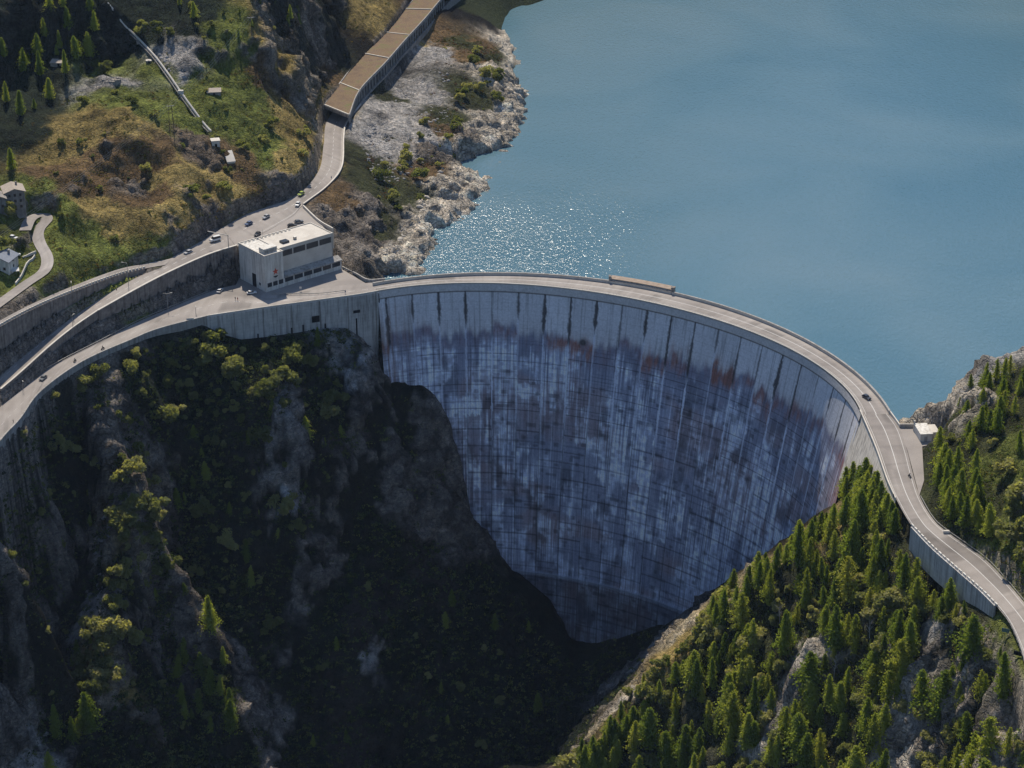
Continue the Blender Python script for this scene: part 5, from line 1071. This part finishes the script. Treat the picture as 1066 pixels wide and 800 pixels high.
def motorbike(u, v, z, rz, label, lr):
    p = P(u, v, z); t = empty('motorbike', tuple(p), rz, label=label, cat='motorbike')
    for x in (-.7, .7): MB().cyl((x, -.06, .32), (x, .06, .32), .32, n=14).build('wheel', M['tyre'], t)
    m = MB(); m.beam((-.5, 0, .45), (.45, 0, .5), .28, .4); m.beam((.7, 0, .35), (.45, 0, 1.0), .08); m.build('frame', M['steel'], t)
    MB().box((.15, 0, .85), (.55, .32, .25)).build('fuel_tank', PAINT['black'], t); MB().box((-.4, 0, .82), (.7, .28, .12)).build('seat', M['tyre'], t); MB().beam((.45, -.35, 1.05), (.45, .35, 1.05), .05).build('handlebar', M['steel'], t)
    person((p[0] - .25 * math.cos(rz), p[1] - .25 * math.sin(rz), p[2]), rz, lr, 0, True)
motorbike(78, 377, .02, hl(78), 'motorbike on the lower road behind the grey car', 'rider in black leaning on the motorbike nearer the left edge')
motorbike(107, 364, .02, hl(107), 'motorbike on the lower road, farther right and closer to the dam', 'rider in black on the motorbike closer to the dam')
motorbike(947, 497, .02, R_(-60), 'motorbike on the right bank road just past the dam end', 'rider on the motorbike past the dam end')
# ------------------------------------------------------------ lamps, poles, signs
def lamp(u, v, z, h, rz, label, arm=1.6, p=None):
    p = P(u, v, z) if p is None else p; t = empty('street_lamp', tuple(p), rz, label=label, cat='street lamp')
    MB().cyl((0, 0, -.3), (0, 0, h), .14, .08, 8).build('pole', M['steel'], t); MB().beam((0, 0, h), (arm, 0, h + .3), .1).build('arm', M['steel'], t)
    MB().box((arm + .3, 0, h + .28), (.9, .32, .16)).build('lamp_head', M['pale_concrete'], t)
lamp(134, 299.5, 11.2, 11.5, R_(170), 'tall street lamp between the upper road and the grassy verge', 1.8)
lamp(75, 305, 17.5, 4.5, R_(100), 'short street lamp behind the toothed parapet', .8)
lamp(76, 340, 8.1, 5, R_(60), 'small lamp at the far kerb of the descending upper road', .8)
lamp(175, 324, .05, 8.2, R_(20), 'double-armed lamp post at the far edge of the lower road')
MB().beam((0, 0, 8.2), (-1.6, .5, 8.5), .1).build('arm', M['steel'], [o for o in col.objects if o.name.startswith('street_lamp')][-1])
lamp(204, 327.5, .05, 3.2, R_(90), 'low lamp on the near parapet at the bend of the lower road', .5)
lamp(24, 406, .1, 4, R_(-60), 'thin lamp at the inner kerb of the lower road near the left edge', .6)
t = empty('barrier_gantry', tuple(P(238, 258.5, 14.6)), label='traffic gantry with one long arm reaching over the upper road', cat='gantry')
MB().cyl((0, 0, -.3), (0, 0, 6.6), .2, .15, 8).build('post', M['steel'], t); MB().beam((0, 0, 6.2), (-9.5, 3.0, 7.0), .28).build('arm', M['pale_concrete'], t)
def hframe(u, v, h, label, double=True):
    p = G(u, v); t = empty('power_pole', tuple(p), R_(15), label=label, cat='power pole')
    for x in ((-1.1, 1.1) if double else (0,)): MB().cyl((x, 0, -.5), (x * .6, 0, h), .18, .12, 7).build('pole', M['wood'], t)
    MB().beam((-1.8, 0, h - .5), (1.8, 0, h - .5), .2).build('crossarm', M['steel'], t)
    for x in (-1.5, 0, 1.5): MB().cyl((x, 0, h - .4), (x, 0, h - .05), .1, .07, 7).build('insulator', M['glass'], t)
    return p + np.array((0, 0, h))
pa = hframe(179, 139, 14, 'twin-legged wooden power pole on the golden hillside')
pb = hframe(262, 40, 11, 'single power pole among the grass near the top', False)
pc = P(-40, 292, 30) + np.array((0, 0, 8))
for k in (-1.5, 0, 1.5):
    for a, b, lb_ in ((pa, pc, 'thin power cables running down the hillside towards the houses'), (pa, pb, 'thin power cables running up from the twin-legged pole')):
        m = MB(); pts = [a * (1 - s) + b * s + np.array((k, 0, -9 * s * (1 - s))) for s in np.linspace(0, 1, 13)]
        for q, w_ in zip(pts, pts[1:]): m.cyl(q, w_, .035, n=4)
        tag(m.build('power_cable', M['steel']), lb_, 'cable', 'cables from the twin pole ' + ('down' if b is pc else 'up'))
def sign(u, v, z, w_, h_, top, mat, label, rz=0, p=None):
    p = P(u, v, z) if p is None else p; t = empty('road_sign', tuple(p), rz, label=label, cat='road sign')
    MB().cyl((-w_ * .3, 0, -.3), (-w_ * .3, 0, top), .06, n=6).build('post', M['steel'], t); MB().cyl((w_ * .3, 0, -.3), (w_ * .3, 0, top), .06, n=6).build('post', M['steel'], t)
    MB().box((0, -.08, top - h_ / 2), (w_, .08, h_)).build('panel', mat, t)
M['green_panel'] = mottled('green_panel', (.10, .16, .13), (.13, .19, .16), 2, .5)
pg_ = G(1046, 664); sign(0, 0, 0, 2.6, 1.5, 3.6, M['green_panel'], 'grey green sign panel on two posts on the grass verge', R_(-25), pg_)
pg_ = G(1059, 684); sign(0, 0, 0, 2.6, 1.6, 2.2, M['dark'], 'dark square sign seen from behind at the lower right road edge', R_(-25), pg_)
sign(198, 334.5, .0, 3.2, 1.0, 1.4, M['white_paint'], 'low white sign board by the near parapet of the lower road', R_(10))
sign(313, 303.5, .0, 1.0, .9, 2.2, M['white_paint'], 'small white sign in the shaded forecourt')
# ------------------------------------------------------------ pipeline on the hillside
pl = [G(u, v) for u, v in ((112, 4), (127, 28), (143, 44), (160, 61), (175, 81), (189, 101), (204, 122), (220, 143))]; pl = resample([q + np.array((0, 0, 1.3)) for q in pl], 2.5); pl[:, 2] = np.convolve(np.r_[[pl[0, 2]] * 3, pl[:, 2], [pl[-1, 2]] * 3], np.ones(7) / 7, 'valid') + .8
PL = empty('penstock_pipe', tuple(pl[0]), label='pale pipeline running straight down the hillside on concrete supports', cat='pipeline'); m = MB(); m2 = MB(); o = pl - pl[0]
for q, w_ in zip(o, o[1:]): m.cyl(q, w_, .55, n=10)
m.build('pipe', M['pale_concrete'], PL)
for q, w_ in zip(o, o[1:]): m2.beam(q + (-1.3, -.2, -.4), w_ + (-1.3, -.2, -.4), .5, .5)
m2.build('side_channel', M['wall_masonry'], PL)
for q in o[2::4]: MB().box((q[0], q[1], q[2] - 1.6), (1.8, 1.0, 3.0)).build('support', M['concrete'], PL)
q = o[int(np.argmin(np.linalg.norm(pl[:, :2] - G(189, 101)[:2], axis=1)))]; MB().box((q[0], q[1], q[2]), (2.6, 1.6, 2.0)).build('collar', M['pale_concrete'], PL)
def hut(u, v, w_, d_, h_, rz, label, name='stone_hut', mat='pale_concrete', roof='pale_concrete', slope=.0, door=True, cat='hut'):
    p = G(u, v); t = empty(name, tuple(p), rz, label=label, cat=cat)
    MB().hexa([(-w_ / 2, 0, -3), (w_ / 2, 0, -3), (w_ / 2, d_, -3), (-w_ / 2, d_, -3)], [(-w_ / 2, 0, h_), (w_ / 2, 0, h_), (w_ / 2, d_, h_ + slope), (-w_ / 2, d_, h_ + slope)]).build('wall', M[mat], t)
    e = .3; MB().hexa([(-w_ / 2 - e, -e, h_ + .003), (w_ / 2 + e, -e, h_ + .003), (w_ / 2 + e, d_ + e, h_ + slope + .003), (-w_ / 2 - e, d_ + e, h_ + slope + .003)], [(-w_ / 2 - e, -e, h_ + .3), (w_ / 2 + e, -e, h_ + .3), (w_ / 2 + e, d_ + e, h_ + slope + .3), (-w_ / 2 - e, d_ + e, h_ + slope + .3)]).build('roof', M[roof], t)
    if door: MB().box((0, -.03, .9), (1.0, .1, 2.0)).build('door', M['dark'], t)
    return t
hut(225, 154, 3.8, 4, 3.2, R_(15), 'small concrete valve house where the pipeline ends')
hut(241, 172, 3.6, 6.5, 1.5, R_(20), 'sloping pale concrete block below the valve house', 'concrete_block', slope=3.2, door=False, cat='block')
hut(223, 100, 6.5, 4, 1.6, R_(8), 'low stone cabin with flat slab roof on the green slope right of the pipeline', 'stone_cabin', 'stone', 'roof_tiles', .8)
hut(155, 67, 2.2, 2, 1.5, R_(10), 'tiny stone shed immediately left of the pipeline', 'stone_shed', 'stone', 'pale_concrete')
hut(61, 70, 8, 4.5, 1.8, R_(-5), 'low barn with pale slab roof in the shaded hillside at the top left', 'stone_barn', 'stone', 'roof_tiles', .6)
# dry stone ruin ring on the terrace
p = G(116, 86); m = MB()
for k in range(16):
    if k in (3, 4): continue
    a = k * math.pi / 8; m.box((math.cos(a) * 4.2, math.sin(a) * 3.6, .5 + .3 * math.sin(k * 2.3)), (1.6, 1.0, 2.4 + .5 * math.sin(k)), a + math.pi / 2)
o = m.build('ruined_wall', M['stone']); o.location = p; tag(o, 'round dry stone ruin on the terrace of the upper hillside', 'ruin')
# ------------------------------------------------------------ houses at the left edge
def gable(p, w_, d_, h_, rz, label, wallm, roofm, floors=2, pitch=1.8, name='stone_house'):
    t = empty(name, tuple(p), rz, label=label, cat='house')
    m = MB(); m.box((0, 0, h_ / 2 - 2), (w_, d_, h_ + 4)); m.add([(-w_ / 2, -d_ / 2, h_), (w_ / 2, -d_ / 2, h_), (0, -d_ / 2, h_ + pitch), (-w_ / 2, d_ / 2, h_), (w_ / 2, d_ / 2, h_), (0, d_ / 2, h_ + pitch)], [(0, 1, 2), (3, 5, 4), (0, 2, 5, 3), (1, 4, 5, 2)]); m.build('wall', wallm, t)
    e = .7; th = .25
    for s in (-1, 1):
        r = MB(); r.hexa([(0, -d_ / 2 - e, h_ + pitch + .02), (s * (w_ / 2 + e), -d_ / 2 - e, h_ - e * pitch / (w_ / 2) + .02), (s * (w_ / 2 + e), d_ / 2 + e, h_ - e * pitch / (w_ / 2) + .02), (0, d_ / 2 + e, h_ + pitch + .02)], [(0, -d_ / 2 - e, h_ + pitch + th), (s * (w_ / 2 + e), -d_ / 2 - e, h_ - e * pitch / (w_ / 2) + th), (s * (w_ / 2 + e), d_ / 2 + e, h_ - e * pitch / (w_ / 2) + th), (0, d_ / 2 + e, h_ + pitch + th)]); r.build('roof', roofm, t)
    MB().box((w_ * .2, d_ * .2, h_ + pitch * .6 + .9), (.8, .8, 1.8)).build('chimney', M['stone'], t)
    for f in range(floors):
        for x in (-.28, .0, .28):
            z = 1.6 + f * 2.7
            if z + .7 > h_: continue
            if f == 0 and x == 0: MB().box((0, -d_ / 2 - .03, 1.05), (1.0, .12, 2.1)).build('door', M['wood'], t); continue
            fr_ = MB().box((x * w_, -d_ / 2 - .02, z), (1.1, .1, 1.3)).build('window', M['wood'], t); MB().box((x * w_, -d_ / 2 - .06, z), (.8, .1, 1.0)).build('pane', M['glass'], fr_)
        MB().box((w_ / 2 + .02, 0, 1.6 + f * 2.7), (.1, 1.0, 1.2)).build('window', M['glass'], t)
    return t
p = G(14, 218); gable(p + np.array((0, 3, 0)), 8.5, 9, 8.5, R_(20), 'tall tower-like stone house with a pale sunlit roof at the left edge', M['wall_masonry'], M['roof_tiles'], 3, 1.5, 'tower_house')
p = G(-2, 214); gable(p + np.array((0, -2, 0)), 7, 8, 5, R_(20), 'lower stone house leaning against the tower house', M['wall_masonry'], M['stone'], 1, 1.6)
M['slate'] = mottled('slate_roof', (.16, .18, .22), (.22, .24, .28), 1, .7)
p = G(3, 282); gable(p + np.array((0, 3, 0)), 9, 9, 5, R_(-15), 'house with a grey blue roof below the parked cars at the left edge', M['white_paint'], M['slate'], 2, 1.8)
p = G(16, 286); t = empty('awning', tuple(p), R_(15), label='white awning over the terrace beside the grey blue roofed house', cat='awning')
MB().hexa([(-1.8, -1.5, 2.0), (1.8, -1.5, 2.0), (1.8, 1.5, 2.6), (-1.8, 1.5, 2.6)], [(-1.8, -1.5, 2.08), (1.8, -1.5, 2.08), (1.8, 1.5, 2.68), (-1.8, 1.5, 2.68)]).build('canopy', M['white_paint'], t)
for x in (-1.7, 1.7):
    for y in (-1.4, 1.4): MB().cyl((x, y, -.5), (x, y, 2.3), .05, n=6).build('post', M['steel'], t)
for (a, b, lb_) in (((17,297),(37,268),'straight garden wall stepping up beside the hairpin lane'), ((24,270),(38,264),'short pale garden wall under the parked cars')):
    q0, q1 = G(*a), G(*b); pts = [q0 + (q1 - q0) * s for s in np.linspace(0, 1, 8)]; pts = [np.array((q[0], q[1], float(ground(q[0], q[1])))) for q in pts]
    tag(MB().wall(pts, 1.2, -1.0, .5).build('garden_wall', M['pale_concrete']), lb_, 'wall')
# ------------------------------------------------------------ light and air
SUN_EL, SUN_AZ = R_(52), R_(-10)          # azimuth measured from +Y towards +X
w = bpy.data.worlds.new('World'); scene.world = w; w.use_nodes = True; nt = w.node_tree
bg = nt.nodes['Background']; sky = nt.nodes.new('ShaderNodeTexSky'); sky.sky_type = 'NISHITA'; sky.sun_disc = False
sky.sun_elevation = SUN_EL; sky.sun_rotation = SUN_AZ; sky.altitude = 1800; sky.air_density = 1.0; sky.dust_density = .6; sky.ozone_density = 1.6
nt.links.new(sky.outputs[0], bg.inputs['Color']); bg.inputs['Strength'].default_value = .15
sd_ = bpy.data.lights.new('sun', 'SUN'); sun = bpy.data.objects.new('sun', sd_); col.objects.link(sun)
sd_.energy = 5.0; sd_.angle = R_(.53); sd_.color = (1, .91, .78)
d = Vector((math.sin(SUN_AZ) * math.cos(SUN_EL), math.cos(SUN_AZ) * math.cos(SUN_EL), math.sin(SUN_EL)))
sun.rotation_euler = d.to_track_quat('Z', 'Y').to_euler(); sun.location = d * 500
bm = bmesh.new(); bmesh.ops.create_cube(bm, size=1); me = bpy.data.meshes.new('haze'); bm.to_mesh(me); bm.free()
hz = bpy.data.objects.new('haze', me); col.objects.link(hz); hz.scale = (2600, 2600, 760); hz.location = (0, 1250, 70); tag(hz, kind='structure')
hm = bpy.data.materials.new('haze'); hm.use_nodes = True; nt = hm.node_tree; nt.nodes.clear(); out = N(nt, 'OutputMaterial'); vs_ = N(nt, 'VolumeScatter'); vs_.inputs['Color'].default_value = (.55, .72, 1, 1); vs_.inputs['Density'].default_value = .00002; vs_.inputs['Anisotropy'].default_value = .1; nt.links.new(vs_.outputs[0], out.inputs['Volume']); me.materials.append(hm)
scene.view_settings.view_transform = 'Standard'; scene.view_settings.look = 'None'; scene.view_settings.exposure = 0; scene.view_settings.gamma = 1
scene.cycles.max_bounces = 5; scene.cycles.diffuse_bounces = 2; scene.cycles.glossy_bounces = 2; scene.cycles.transparent_max_bounces = 4
scene.cycles.use_denoising = True; scene.cycles.denoising_prefilter = 'ACCURATE'
